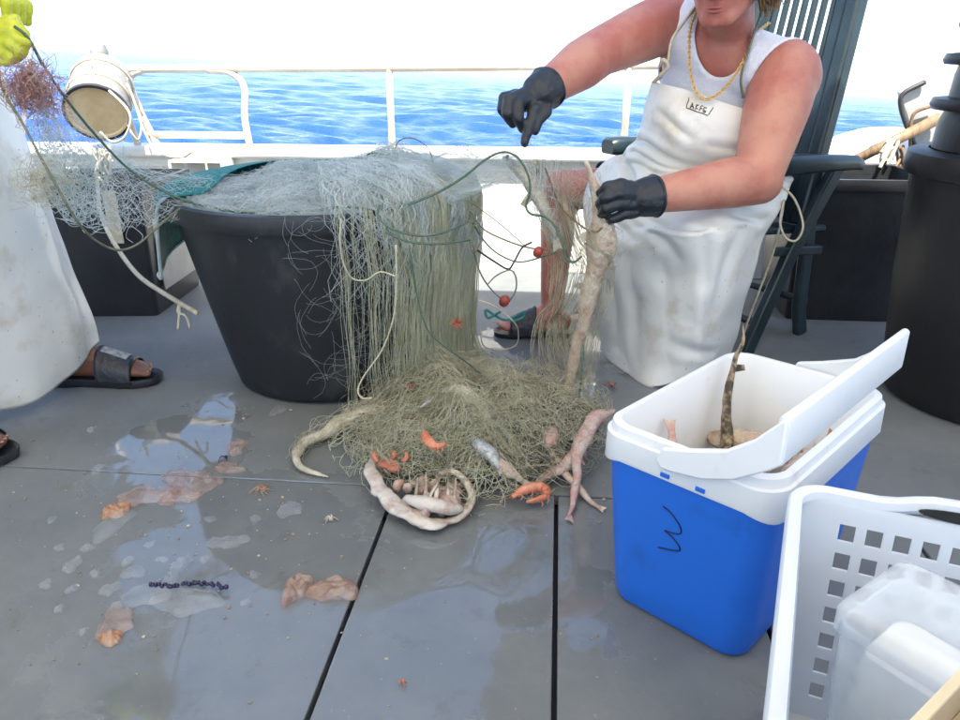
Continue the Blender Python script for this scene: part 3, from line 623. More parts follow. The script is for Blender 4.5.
rings = [crr(W0-.018, D0-.018, .045, 0, zf=zl), crr(W0-.002, D0-.002, .05, 0, zf=zl), crr(W0+.004, D0+.004, .052, 0, zf=lambda a, b: zl(a, b)+.006), crr(W0+.002, D0+.002, .052, CZ-.02), crr(W0-.008, D0-.008, .05, CZ-.018),
         crr(W0-.012, D0-.012, .05, CZ-.003), crr(W0-.02, D0-.02, .048, CZ), crr(W0-.034, D0-.034, .045, CZ), crr(W0-.040, D0-.040, .043, CZ-.004), crr(W0-.075, D0-.075, .04, .05), crr(W0-.12, D0-.12, .03, .042)]
MB().loft(rings, False, True).build('rim_and_liner', 'white_plastic', cool, ang=45)
for a in (-.022, .042):
    MB().box(cw(a, -D0/2-.0015, .318), (.016, .006, .007), np.array([[ca[0], cb[0], 0], [ca[1], cb[1], 0], [0, 0, 1]])).build('slot', 'cooler_blue', cool, smooth=False)
# bail handle: two flat cranked arms and a broad grip
arm = [(-.034, .350), (-.026, .372), (.02, .386), (.08, .408), (.120, .440), (.158, .486), (.164, .486), (.164, .416), (.150, .402), (.10, .366), (.05, .346), (.0, .338), (-.024, .336)]
hd = MB(); n_ = len(arm)
arm_parts = []
for sgn in (-1, 1):
    b0, b1 = sgn*(D0/2+.004), sgn*(D0/2+.018)
    o = MB().loft([[cw(a, b0, z) for a, z in arm], [cw(a, b1, z) for a, z in arm]], True, True).build('handle_arm', 'white_plastic', cool, bevel=.004, ang=50)
sec = [(.149, .416), (.149, .483), (.152, .489), (.158, .491), (.163, .489), (.165, .483), (.165, .416), (.162, .411), (.156, .409), (.151, .411)]
MB().loft([[cw(a, b, z) for a, z in sec] for b in np.linspace(-D0/2-.012, D0/2+.012, 9)], True, True).build('handle_grip', 'white_plastic', cool, bevel=.004, ang=50)
# handwritten mark on the near face
def on_face(px, py):
    """point on the near (short) face for a photo pixel"""
    n = np.array((cb[0], cb[1], 0)); r = _ray(px, py); 
    z = .2; p = None
    for _ in range(6):
        off = -(.442+.04*np.clip((z-.02)/.296, 0, 1))/2-.0008; pl = np.array((*(cl+cb*off), 0)); t = ((pl-_C)@n)/(r@n); p = _C+r*t; z = p[2]
    return p
mk = [on_face(640+x/9, 490+y/9) for x, y in ((205, 148), (262, 190), (320, 262), (362, 335), (368, 380), (345, 397), (290, 388), (220, 365))]
mk2 = [on_face(640+x/9, 490+y/9) for x, y in ((220, 365), (290, 425), (345, 495), (360, 535), (345, 548), (290, 543), (165, 516))]
MB().tube(crom(mk, 40), .0013, 5).tube(crom(mk2, 40), .0013, 5).build('hand_written_mark', 'marker', cool, ang=180)

# ------------------------------------------------------------------ white basket with square holes
bz = .40; k0 = G(803, 486, bz); k1 = G(958, 513, bz); e1 = (k1-k0)[:2]; e1 /= np.linalg.norm(e1); e2 = np.array([e1[1], -e1[0]])
e1 = np.array([math.cos(R(-18)), math.sin(R(-18))]); e2 = np.array([e1[1], -e1[0]]); BLn = .49; BWd = .40
def bk(u, v, z):
    """u from left wall, v from back wall toward camera; tapered to the base"""
    tp = (1-z/bz)*.008; uu = tp+(BWd-2*tp)*u/BWd; vv = tp+(BLn-2*tp)*v/BLn
    p = k0[:2]+e1*uu+e2*vv; return np.array((p[0], p[1], z))
bas = thing('basket', 'white plastic basket with square holes holding clear boxes', 'basket', bk(BWd/2, BLn/2, 0))
def wall(fn, length, name):
    """perforated wall: fn(s along, z, d inward)"""
    m = MB(); hs, pitch, hz_, pz_ = .0205, .034, .0265, .046; n_c = int((length-.07)/pitch); s0 = (length-(n_c-1)*pitch)/2
    cols = sorted(set([0., length]+[round(s0+i*pitch+k*hs/2, 5) for i in range(n_c) for k in (-1, 1)]))
    zc = [.342-i*pz_ for i in range(7)]; rows = sorted(set([.012, bz-.012]+[round(z+k*hz_/2, 5) for z in zc for k in (-1, 1)]))
    idx = {}; vs = []; fs = []
    def vid(i, j, d):
        if (i, j, d) not in idx: idx[(i, j, d)] = len(vs); vs.append(fn(cols[i], rows[j], d*.0035))
        return idx[(i, j, d)]
    hole = lambda i, j: i % 2 == 1 and j % 2 == 1 and 0 < i < len(cols)-2 and 0 < j < len(rows)-2
    for i in range(len(cols)-1):
        for j in range(len(rows)-1):
            if hole(i, j):
                for (a, b) in (((i, j), (i+1, j)), ((i+1, j), (i+1, j+1)), ((i+1, j+1), (i, j+1)), ((i, j+1), (i, j))): fs.append((vid(*a, 0), vid(*b, 0), vid(*b, 1), vid(*a, 1)))
            else:
                fs.append((vid(i, j, 0), vid(i+1, j, 0), vid(i+1, j+1, 0), vid(i, j+1, 0))); fs.append((vid(i, j+1, 1), vid(i+1, j+1, 1), vid(i+1, j, 1), vid(i, j, 1)))
    m.add(vs, fs); return m.build(name, 'basket_plastic', bas, smooth=False)
wall(lambda s, z, d: bk(s, d, z), BWd, 'back_wall'); wall(lambda s, z, d: bk(s, BLn-d, z), BWd, 'front_wall')
wall(lambda s, z, d: bk(d, s, z), BLn, 'left_wall'); wall(lambda s, z, d: bk(BWd-d, s, z), BLn, 'right_wall')
m = MB(); m.add([bk(u, v, z) for z in (.006, .012) for u, v in ((.002, .002), (BWd-.002, .002), (BWd-.002, BLn-.002), (.002, BLn-.002))], [(3, 2, 1, 0), (4, 5, 6, 7), (0, 1, 5, 4), (1, 2, 6, 5), (2, 3, 7, 6), (3, 0, 4, 7)]); m.build('floor', 'basket_plastic', bas, smooth=False)
# rolled rim, rising to a slotted hand grip in the middle of the short sides
def rimpts(off, z, bumpz=0):
    pts = []
    for u, v in rrect(BWd+2*off, BLn+2*off, .035+max(off, 0), 10): pts.append((u+BWd/2, v+BLn/2))
    P = []
    Q = pts+[pts[0]]
    for a, b in zip(Q[:-1], Q[1:]):
        d = math.hypot(b[0]-a[0], b[1]-a[1]); k = max(1, int(d/.02))
        for i in range(k): P.append((a[0]+(b[0]-a[0])*i/k, a[1]+(b[1]-a[1])*i/k))
    o = []
    for u, v in P:
        bz_ = .016*math.exp(-((u-BWd/2)/.075)**4) if (v < .06 or v > BLn-.06) else 0
        p = k0[:2]+e1*u+e2*v; o.append((p[0], p[1], z+bz_))
    return o
MB().loft([rimpts(-.001, bz-.014), rimpts(-.001, bz-.002), rimpts(.003, bz+.001), rimpts(.014, bz), rimpts(.017, bz-.005), rimpts(.017, bz-.028), rimpts(.0145, bz-.028), rimpts(.0145, bz-.008), rimpts(.003, bz-.008), rimpts(.003, bz-.014)]).build('rim', 'basket_plastic', bas, ang=50)
for v in (.0, BLn):
    sgn = 1 if v == 0 else -1
    pts = [k0[:2]+e1*(BWd/2+.058*math.cos(t))+e2*(v+sgn*.0006) for t in np.linspace(0, 6.283, 25)[:-1]]
    zz = [bz-.002+.008*math.sin(t) for t in np.linspace(0, 6.283, 25)[:-1]]
    MB().loft([[(p[0]-e2[0]*.003*sgn, p[1]-e2[1]*.003*sgn, z) for p, z in zip(pts, zz)], [(p[0]+e2[0]*.003*sgn, p[1]+e2[1]*.003*sgn, z) for p, z in zip(pts, zz)]], True, True).build('hand_slot', 'dark_gap', bas, smooth=False)
# clear boxes inside
def clear_box(name, label, c, w, d, h, z0, rot, zt=None):
    o = thing(name, label, 'box', (*c, z0)); M = rotz(rot)
    ring = lambda w_, d_, z, r=.018: [np.array((c[0], c[1], z))+M@np.array((a, b, 0)) for a, b in rrect(w_, d_, r, 5)]
    MB().loft([ring(w*.88, d*.9, z0), ring(w*.9, d*.92, z0+.004), ring(w, d, z0+h-.03), ring(w-.004, d-.004, z0+h-.03), ring(w*.9-.004, d*.92-.004, z0+.006), ring(w*.5, d*.5, z0+.006)], True, True).build('body', 'clear_plastic', o, ang=60)
    MB().loft([ring(w+.006, d+.006, z0+h-.042), ring(w+.012, d+.012, z0+h-.04), ring(w+.012, d+.012, z0+h-.012), ring(w+.002, d+.002, z0+h-.004), ring(w-.02, d-.02, z0+h), ring(w-.04, d-.04, z0+h-.006), ring(w*.3, d*.3, z0+h-.006)], False, True).build('lid', 'clear_plastic', o, ang=60)
    return o
def inner(name, label, cat, c, w, d, h, z0, rot, m_='paper_white', seed=0):
    M = rotz(rot); ring = lambda w_, d_, z: [np.array((c[0], c[1], z))+M@np.array((a, b, 0)) for a, b in rrect(w_, d_, .015, 5)]
    mb = MB().loft([ring(w*.94, d*.94, z0)]+[ring(w*(.97+.03*math.sin(i*2+seed)), d*(.97+.03*math.cos(i*1.7+seed)), z0+h*i/5) for i in range(1, 5)]+[ring(w*.9, d*.9, z0+h*.97), ring(w*.5, d*.5, z0+h)], True, True)
    P = np.array(mb.v); P += wob(P, 60, seed)*.0025; mb.v = [tuple(p) for p in P]
    return tag(mb.build(name, m_, ang=60), label, cat)
ba = math.atan2(e1[1], e1[0])
bc = k0[:2]+e1*.170+e2*.158; br = ba-R(31)
clear_box('clear_box', 'clear plastic box packed with white paper at the back of the basket', bc, .18, .15, .34, .014, br)
inner('paper_bundle', 'bundle of white paper inside the back clear plastic box', 'paper', bc, .145, .116, .265, .022, br, seed=2)
bc3 = k0[:2]+e1*.255+e2*.343
clear_box('clear_box', 'taller clear plastic box with white contents beside the carton', bc3, .19, .16, .36, .014, br)
inner('paper_pack', 'white paper pack inside the taller clear box', 'paper', bc3, .15, .125, .285, .022, br, seed=5)
# cardboard carton on the deck, its top edge just in view
A = np.array([.150, .289]); B = np.array([.283, .412]); dd = (B-A)/np.linalg.norm(B-A); nn = np.array([dd[1], -dd[0]])
car = thing('carton', 'brown cardboard carton with pale cut edge beside the basket', 'carton', (*(A+B)/2+nn*.12, 0))
Lc = np.linalg.norm(B-A); CH = .60
def cbx(u0, u1, v0, v1, z0, z1):
    return [np.array((*(A+dd*u+nn*v), z)) for z in (z0, z1) for u, v in ((u0, v0), (u1, v0), (u1, v1), (u0, v1))]
Q6 = [(3, 2, 1, 0), (4, 5, 6, 7), (0, 1, 5, 4), (1, 2, 6, 5), (2, 3, 7, 6), (3, 0, 4, 7)]
for nm, a in (('side_wall', (0, Lc, 0, .006)), ('side_wall', (0, Lc, .234, .24)), ('side_wall', (0, .006, .0065, .2335)), ('side_wall', (Lc-.006, Lc, .0065, .2335))):
    MB().add(cbx(*a, .001, CH-.003), Q6).build(nm, 'cardboard', car, smooth=False)
    MB().add(cbx(*a, CH-.0029, CH), Q6).build('cut_edge', 'cardboard_edge', car, smooth=False)
MB().add(cbx(.0065, Lc-.0065, .0065, .2335, .001, .008), Q6).build('floor', 'cardboard', car, smooth=False)
MB().add(cbx(.0065, Lc-.0065, .0065, .2335, CH-.035, CH-.03), Q6).build('inner_flap', 'cardboard', car, smooth=False)
# ------------------------------------------------------------------ the seated man
def nrm(v): v = np.array(v, float); return v/np.linalg.norm(v)
man = thing('person', 'seated fisher in white tank top and white bib apron, black gloves', 'person', (.45, 2.6, 0))
LS = V(786, 74, 2.41); RS = V(668, 22, 2.60); LE = V(757, 178, 2.20); LW = V(648, 197, 2.06); RE = V(600, 52, 2.38); RW = V(543, 91, 2.15)
PEL = np.array((.56, 2.76, .53)); LH = PEL+np.array((.07, -.08, -.01)); RH = PEL+np.array((-.08, .06, -.01))
LK = np.array((.39, 2.39, .46)); RK = np.array((.015, 2.69, .53)); LA = np.array((.49, 2.56, .075)); RA = np.array((.0, 2.66, .085))
SM = (LS+RS)/2; NB = SM+np.array((.0, -.02, .045)); HC = np.array((.436, 2.345, 1.160))
hd_f = nrm((-.42, -.86, -.22)); hd_r = nrm(np.cross(hd_f, (0, 0, 1))); hd_u = np.cross(hd_r, hd_f)
HM = np.stack([hd_r, hd_f, hd_u], 1)                                     # local (right, forward, up) -> world
hp_ = lambda r, f, u: HC+HM@np.array((r, f, u))
def torso(mb, g=0.):
    cf = nrm(np.cross(RS-LS, (0, 0, 1))); ax_s = nrm(RS-LS)
    up_ = nrm(SM-PEL); fw_ = np.cross(up_, ax_s); fw_ = nrm(fw_); Mt = np.stack([ax_s, fw_, up_], 1)
    for t, w, d in ((.0, .185, .155), (.2, .195, .165), (.4, .195, .165), (.6, .20, .155), (.78, .205, .14), (.9, .18, .115)):
        mb.ball(PEL+(SM-PEL)*t+np.array((0, .02, 0)), (w+g, d+g, .12+g), 20, 12, Mt)
    for S_ in (LS, RS):
        mb.cap(SM+np.array((0, .02, -.03)), .095+g, S_+(SM-S_)*.16+np.array((0, .01, -.012)), .088+g)
    mb.cap(SM+np.array((0, 0, .01)), .085+g*.5, NB+np.array((0, -.02, .05)), .066+g*.3)
def build_body():
    mb = MB(); torso(mb)
    mb.ball(LS+np.array((.0, 0, -.012)), .101, 18, 12); mb.ball(RS, .092, 18, 12)
    mb.cap(LS, .098, LS+(LE-LS)*.35, .093).cap(LS+(LE-LS)*.35, .093, LE, .068)
    mb.cap(LE+np.array((.012,.01,-.012)), .064, LE+(LW-LE)*.25, .071).cap(LE+(LW-LE)*.25, .071, LW, .045)
    mb.cap(RS, .092, RS+(RE-RS)*.5, .083).cap(RS+(RE-RS)*.5, .083, RE, .069)
    mb.cap(RE, .069, RE+(RW-RE)*.35, .070).cap(RE+(RW-RE)*.35, .070, RW, .046)
    for h_, k_, a_ in ((LH, LK, LA), (RH, RK, RA)):
        mb.cap(h_, .098, k_, .066).cap(k_, .064, k_+(a_-k_)*.35+np.array((0, .015, 0)), .062).cap(k_+(a_-k_)*.35+np.array((0, .015, 0)), .062, a_, .040)
    for a_, d in ((LA, nrm((-.6, -.8, 0))), (RA, nrm((-.98, -.12, 0)))):
        heel = a_-d*.045; heel[2] = .05; ball_ = a_+d*.14; ball_[2] = .042; toe = a_+d*.185; toe[2] = .036; sd = np.array((-d[1], d[0], 0))
        mb.cap(heel, .035, ball_, .032).cap(a_, .042, ball_, .030).cap(heel, .034, a_, .042)
        for i, (o_, l_) in enumerate(((-.03, .05), (-.013, .052), (.003, .047), (.018, .04), (.031, .032))):
            mb.cap(ball_+sd*o_, .017 if i else .02, ball_+sd*o_*1.15+d*l_+np.array((0, 0, -.008)), .011 if i else .014, 8, 3)
    # neck + head
    mb.cap(NB, .068, hp_(0, -.035, -.07), .064)
    mb.ball(hp_(0, -.022, .035), (.078, .100, .098), 20, 14, HM); mb.ball(hp_(0, .022, -.02), (.068, .075, .095), 20, 14, HM)
    mb.ball(hp_(0, .048, -.078), (.046, .042, .036), 16, 10, HM); mb.ball(hp_(0, .072, -.098), (.026, .02, .02), 12, 8, HM)
    for s in (-1, 1):
        mb.cap(hp_(s*.058, -.01, -.05), .03, hp_(s*.025, .058, -.092), .026, 10); mb.ball(hp_(s*.04, .066, -.016), (.026, .02, .022), 12, 8, HM)
        mb.ball(hp_(s*.032, .078, .038), (.026, .014, .011), 12, 8, HM)
        mb.ball(hp_(s*.079, -.012, .0), (.008, .02, .032), 12, 8, HM)
    mb.cap(hp_(0, .088, .03), .011, hp_(0, .108, -.016), .015, 10); mb.ball(hp_(0, .102, -.026), (.020, .014, .011), 12, 8, HM)
    mb.cap(hp_(-.020, .084, -.058), .009, hp_(.020, .084, -.058), .009, 8); mb.cap(hp_(-.018, .083, -.071), .009, hp_(.018, .083, -.071), .009, 8)
    return link('body', fuse(mb, .0085, 7, .55), 'skin', man, ang=180)
body = build_body()
m = MB(); 
for u, w_ in ((-.0615, .027), (-.0680, .024)):
    m.tube([hp_(x*w_, .0945-.012*x*x, u+(.002*(1-x*x) if u > -.065 else -.002*(1-x*x))) for x in np.linspace(-1, 1, 9)], [.0008, .002, .003, .0036, .0038, .0036, .003, .002, .0008], 8)
m.build('lips', 'lips', man, ang=180)
for s in (-1, 1):
    MB().ball(hp_(s*.031, .083, .017), .0125, 14, 10).build('eyeball', 'eye_white', man, ang=180)
    MB().ball(hp_(s*.031, .0925, .014), (.006, .004, .006), 12, 8, HM).build('iris', 'eye_iris', man, ang=180)
    MB().tube([hp_(s*.031+x*.02, .092-.006*abs(x), .041+.004*(1-x*x)) for x in np.linspace(-1, 1, 7)], [.002, .004, .005, .005, .005, .004, .002], 6).build('eyebrow', 'hair_blond', man, ang=180)
# hair: cap of overlapping locks falling to the collar
S_h = []; g = np.random.default_rng(5)
for i in range(1500):
    a = g.uniform(-2.75, 2.75)+math.pi/2*0; el = math.asin(g.uniform(-.1, 1)); 
    if abs(a) > 2.45 and el < .6: a *= .8
    # a measured from the back of the head
    d = np.array((math.sin(a)*math.cos(el), -math.cos(a)*math.cos(el), math.sin(el))); rt0 = np.array((.082, .104, .104))*d+np.array((0, -.022, .035))
    out_ = np.array((math.sin(a), -math.cos(a)*1.0, 0)); out_ = out_ if abs(a) < 1.75 else np.array((np.sign(math.sin(a)), -.25, 0))
    ln = g.uniform(.10, .16) if a < 1.0 else g.uniform(.03, .06); pts = [rt0]
    p = rt0.copy(); dirn = d*.25+np.array((0, -.25, -.1))+out_*.6
    for k in range(6):
        dirn = dirn*.55+np.array((0, -.12, -.5))+out_*(.22-.05*k)+g.normal(size=3)*.10; p = p+nrm(dirn)*ln/6
        # keep outside the skull
        q_ = (p-np.array((0, -.022, .035)))/np.array((.086, .108, .106)); r_ = np.linalg.norm(q_)
        if r_ < 1 and p[2] > -.05: p = np.array((0, -.022, .035))+q_/r_*np.array((.086, .108, .106))
        pts.append(p.copy())
    S_h.append([hp_(*x) for x in pts])
strands('hair', S_h, .0016, 'hair_blond', man)['kind'] = 'stuff'
# tank top
mb = MB(); torso(mb, .011); mb.ball(LS+np.array((.0, 0, -.012)), .110, 18, 12); me = fuse(mb, .009, 8, .55)
shn = nrm(RS-LS)
neckc = NB+np.array((-.03, -.085, .03))
trim(me, [ell(neckc, (.088, .115, .165)), ell(NB+np.array((0, .0, .03)), (.092, .10, .08)), ell(V(806, 122, 2.30), (.175, .23, .245)), ell(RS+np.array((-.08, -.01, -.05)), (.105, .12, .16)), half(PEL+np.array((0, 0, .0)), (0, 0, 1))])
link('tank_top', me, 'shirt', man, ang=180, solid=.004)
# navy shorts
mb = MB(); mb.ball(PEL, (.20, .185, .14), 20, 12).cap(LH, .115, LH+(LK-LH)*.72, .094).cap(RH, .115, RH+(RK-RH)*.72, .094); me = fuse(mb, .011, 6)
trim(me, [half(LH+(LK-LH)*.68, LH-LK), half(RH+(RK-RH)*.70, RH-RK)]); link('shorts', me, 'navy_cloth', man, ang=180, solid=.004)
# bib apron
AP = [[(652, 82, 2.46), (664, 84, 2.41), (680, 88, 2.375), (705, 97, 2.355), (735, 106, 2.35), (755, 110, 2.36), (775, 112, 2.39)],
      [(646, 105, 2.46), (658, 108, 2.39), (678, 112, 2.345), (705, 119, 2.325), (738, 127, 2.325), (762, 130, 2.35), (785, 132, 2.40)],
      [(640, 130, 2.47), (652, 134, 2.39), (675, 141, 2.335), (702, 148, 2.32), (738, 155, 2.335), (765, 158, 2.37), (790, 158, 2.44)],
      [(628, 150, 2.53), (642, 156, 2.44), (668, 166, 2.38), (702, 172, 2.37), (738, 174, 2.38), (766, 174, 2.40), (792, 174, 2.46)],
      [(602, 166, 2.60), (624, 172, 2.50), (656, 184, 2.35), (692, 192, 2.28), (732, 196, 2.27), (762, 198, 2.33), (788, 194, 2.44)],
      [(584, 200, 2.56), (606, 206, 2.45), (638, 216, 2.30), (672, 222, 2.19), (712, 222, 2.155), (745, 220, 2.24), (776, 214, 2.38)],
      [(588, 240, 2.48), (608, 240, 2.36), (636, 240, 2.26), (672, 240, 2.17), (708, 238, 2.125), (738, 240, 2.20), (760, 246, 2.34)],
      [(592, 272, 2.45), (610, 272, 2.34), (634, 274, 2.27), (666, 275, 2.22), (700, 272, 2.155), (728, 272, 2.19), (752, 272, 2.32)],
      [(597, 306, 2.44), (614, 308, 2.35), (636, 310, 2.30), (664, 312, 2.22), (696, 310, 2.17), (722, 308, 2.21), (744, 304, 2.33)],
      [(600, 332, 2.46), (614, 344, 2.38), (636, 356, 2.29), (660, 358, 2.22), (692, 352, 2.20), (716, 342, 2.26), (738, 332, 2.36)],
      [(601, 350, 2.46), (612, 362, 2.37), (634, 377, 2.265), (655, 385, 2.195), (690, 378, 2.215), (712, 366, 2.30), (732, 352, 2.40)]]
APS = Surf([[V(*p) for p in r] for r in AP], 80)
def creases(u, v, L):
    w = 0*u
    for (u0, v0, u1, v1, a, wd) in L:
        d = np.array((u1-u0, (v1-v0)*1.7)); t = np.clip(((u-u0)*d[0]+(v-v0)*1.7*d[1])/(d@d), 0, 1)
        dd_ = np.hypot(u-u0-t*d[0], (v-v0)*1.7-t*d[1]); w = w+a*np.exp(-(dd_/wd)**2)*(1-.5*np.abs(2*t-1))-.6*a*np.exp(-((dd_-2.2*wd)/(1.3*wd))**2)*(1-.5*np.abs(2*t-1))
    return w
CRS = [(.05, .24, .55, .29, .012, .022), (.10, .29, .75, .315, .014, .020), (.30, .345, .95, .33, .010, .020), (.02, .33, .22, .40, .012, .022), (.15, .36, .30, .47, .014, .024), (.05, .42, .30, .60, .011, .026),
       (.38, .50, .62, .55, .014, .024), (.42, .57, .55, .66, .010, .022), (.70, .45, .93, .52, .012, .024), (.62, .53, .70, .72, .009, .034), (.30, .66, .36, .90, .006, .036), (.82, .55, .78, .80, .007, .032), (.12, .62, .20, .90, .006, .034), (.55, .86, .80, .93, .008, .024), (.20, .12, .42, .17, .008, .025), (.55, .19, .9, .16, .007, .025)]
def apw(P, u, v):
    n = APS.normal(u, v); s = np.sin
    w = .010*s(14*u+6*v)*np.clip(v-.35, 0, 1)+.010*(1-2*np.abs(s(11*u-5*v+1.5*s(5*v))))*np.clip(v-.5, 0, 1)+.010*np.exp(-((v-.245-.05*u)/.018)**2)-.009*np.exp(-((v-.285-.04*u)/.016)**2)+.006*np.exp(-((v-.33-.10*u)/.014)**2)*s(3*u+.5)+.012*np.exp(-(((u-.20)/.08)**2+((v-.19)/.05)**2))+.010*np.exp(-((u-.42-.35*(v-.5))/.035)**2)*np.clip((v-.52)*6, 0, 1)*np.clip((.95-v)*4, 0, 1)-.010*np.exp(-((u-.62-.2*(v-.5))/.04)**2)*np.clip((v-.55)*6, 0, 1)+.008*np.exp(-((v-.53+.25*(u-.4))/.018)**2)*np.exp(-((u-.4)/.16)**2)
    w = w*.7+creases(u, v, CRS)
    return n*w[..., None]+wob(P, 14, 8)*.0028+wob(P, 36, 9)*.0012
apo = MB().sheet(APS, 120, 170, apw).build('bib_apron', 'apron_white', man, solid=.004, ang=180)
def ap_pt(u, v, off=.0035):
    u = np.atleast_1d(np.array(u, float)); v = np.atleast_1d(np.array(v, float)); P = APS(u, v); n = APS.normal(u, v)
    tow = np.sign(((_C-P)*n).sum(-1, keepdims=True)); return (P+apw(P, u, v)+n*tow*off)[0]
def ap_uv(px, py):
    uu, vv = np.meshgrid(np.linspace(0, 1, 200), np.linspace(0, 1, 300)); P = APS(uu, vv)+apw(APS(uu, vv), uu, vv); d = P-_C; k = d@_fw
    e = (480+FPX*(d@_rt)/k-px)**2+(360-FPX*(d@_up)/k-py)**2; i = np.argmin(e); return uu.flat[i], vv.flat[i]
# name box written on the bib (strokes read off the photograph)
def bibstroke(l, r=.0011):
    P = []
    for a, b in zip(l[:-1], l[1:]):
        for t in np.linspace(0, 1, 5)[:-1]: P.append((a[0]+(b[0]-a[0])*t, a[1]+(b[1]-a[1])*t))
    P.append(l[-1]); return MB().tube([ap_pt(*ap_uv(640+x/8, 60+y/8+1.5)) for x, y in P], r, 5)
nm = MB()
for l in ([(392, 292), (372, 372), (540, 436), (585, 372)], [(398, 375), (418, 335), (426, 384)], [(404, 362), (424, 364)], [(440, 388), (456, 345)], [(468, 350), (446, 368), (462, 388)], [(472, 396), (492, 358), (508, 362)], [(480, 378), (498, 380)], [(532, 378), (514, 372), (504, 395), (512, 412), (524, 402), (508, 396)]):
    t_ = bibstroke(l); nm.add(t_.v, t_.f)
o = nm.build('name_mark', 'marker', man, ang=180); sub_adopt(o, apo)
# bib loop, knot and braces
o = MB().tube(crom([V(660, 66, 2.40), V(663, 60, 2.385), V(668, 66, 2.385), V(660, 76, 2.40), V(654, 82, 2.43)], 24), .006, 6).build('brace_knot', 'rope_cream', man, ang=180); sub_adopt(o, apo)
o = MB().tube(crom([V(668, 62, 2.40), V(672, 40, 2.42), V(684, 22, 2.46), V(696, 6, 2.52), V(706, 0, 2.60)], 30), .0045, 6).build('brace', 'rope_cream', man, ang=180); sub_adopt(o, apo)
o = MB().tube(crom([V(743, 98, 2.365), V(741, 78, 2.36), V(748, 52, 2.375), V(756, 28, 2.42), V(764, 12, 2.50)], 30), .004, 6).build('brace', 'rope_olive', man, ang=180); sub_adopt(o, apo)
# spots of dirt on the apron
sp = MB(); g = np.random.default_rng(12)
for i in range(60):
    u, v = g.uniform(.08, .92), g.uniform(.52, .98); s = g.uniform(.0007, .0022); n_ = APS.normal(u, v)
    p = ap_pt(u, v, .0022); sp.ball(p, (s, .0009, s*g.uniform(.6, 2)), 6, 4)
o = stuff(sp.build('dirt_spots', 'apron_spot', man, ang=180)); sub_adopt(o, apo)
# gold chain of little links
cp = crom([V(770, 22, 2.52), V(757, 34, 2.44), V(745, 58, 2.375), V(733, 78, 2.345), V(718, 94, 2.335), V(705, 99, 2.335), V(695, 90, 2.345), V(690, 68, 2.365), V(689, 45, 2.39), V(691, 25, 2.44), V(697, 8, 2.52)], 400)
seg = np.concatenate([[0], np.cumsum(np.linalg.norm(np.diff(cp, axis=0), axis=1))]); nl = int(seg[-1]/.0085); ci = [int(np.searchsorted(seg, k*seg[-1]/nl)) for k in range(nl)]
m = MB()
for j, i in enumerate(ci[1:-1]):
    t_ = nrm(cp[i+1]-cp[i-1]); a_ = nrm(np.cross(t_, (0, 1, .2))); b_2 = np.cross(t_, a_); w_ = a_ if j % 2 else nrm(a_*.5+b_2)
    m.tube([cp[i]+t_*.0066*math.cos(q_)+w_*.0042*math.sin(q_) for q_ in np.linspace(0, 6.283, 9)[:-1]], .0017, 5, closed=True)
m.build('neck_chain', 'gold', man, ang=180)
# gloves
def glove(name, W, E_, palm, chains, m_, parent, pr=.034, extra=()):
    mb = MB(); ax_ = nrm(E_-W)
    mb.cap(W+ax_*.05, .060, W-ax_*.015, .050).cap(W, .046, palm[0], pr)
    for a, b in zip(palm[:-1], palm[1:]): mb.cap(a, pr*.92, b, pr*.92)
    for c in chains:
        pts, r0, r1 = c; n = len(pts)-1
        for i in range(n): mb.cap(pts[i], r0+(r1-r0)*i/n, pts[i+1], r0+(r1-r0)*(i+1)/n, 10, 3)
    me = fuse(mb, .0042, 3, .5); P = np.empty(len(me.vertices)*3, dtype=np.float32); me.vertices.foreach_get('co', P); P = P.reshape(-1, 3)
    P = (P+wob(P, 95, 4)*.0011).astype(np.float32); me.vertices.foreach_set('co', P.ravel()); me.update()
    trim(me, [half(W+ax_*.022, -ax_)])
    o = link(name, me, m_, parent, ang=180, solid=.003)
    c_ = MB(); a_ = W+ax_*.021
    ref = nrm(np.cross(ax_, (0, 0, 1))); r2 = np.cross(ax_, ref)
    c_.tube([a_+(ref*math.cos(t)+r2*math.sin(t))*(.0545+.0012*math.sin(5*t)) for t in np.linspace(0, 6.283, 25)[:-1]], .0040, 6, closed=True)
    k = c_.build('cuff', m_, parent, ang=180); k.parent = o; k.matrix_parent_inverse = Matrix.Identity(4)
    return o
glove('glove', RW, RE, [V(536, 95, 2.14), V(526, 100, 2.11)], [
    ([V(541, 100, 2.12), V(534, 110, 2.085), V(529, 126, 2.06), V(524.5, 143, 2.05)], .0165, .0105),
    ([V(527, 97, 2.10), V(518, 104, 2.065), V(518, 118, 2.05), V(523, 128, 2.075)], .0175, .0135),
    ([V(520, 96, 2.105), V(509, 100, 2.08), V(507, 114, 2.065), V(513, 123, 2.09)], .017, .013),
    ([V(516, 95, 2.125), V(504, 98, 2.105), V(502, 110, 2.09), V(508, 118, 2.11)], .0155, .012),
    ([V(549, 98, 2.14), V(546, 112, 2.10), V(538, 121, 2.08), V(535, 130, 2.07)], .0165, .0125)], 'glove_black', man)
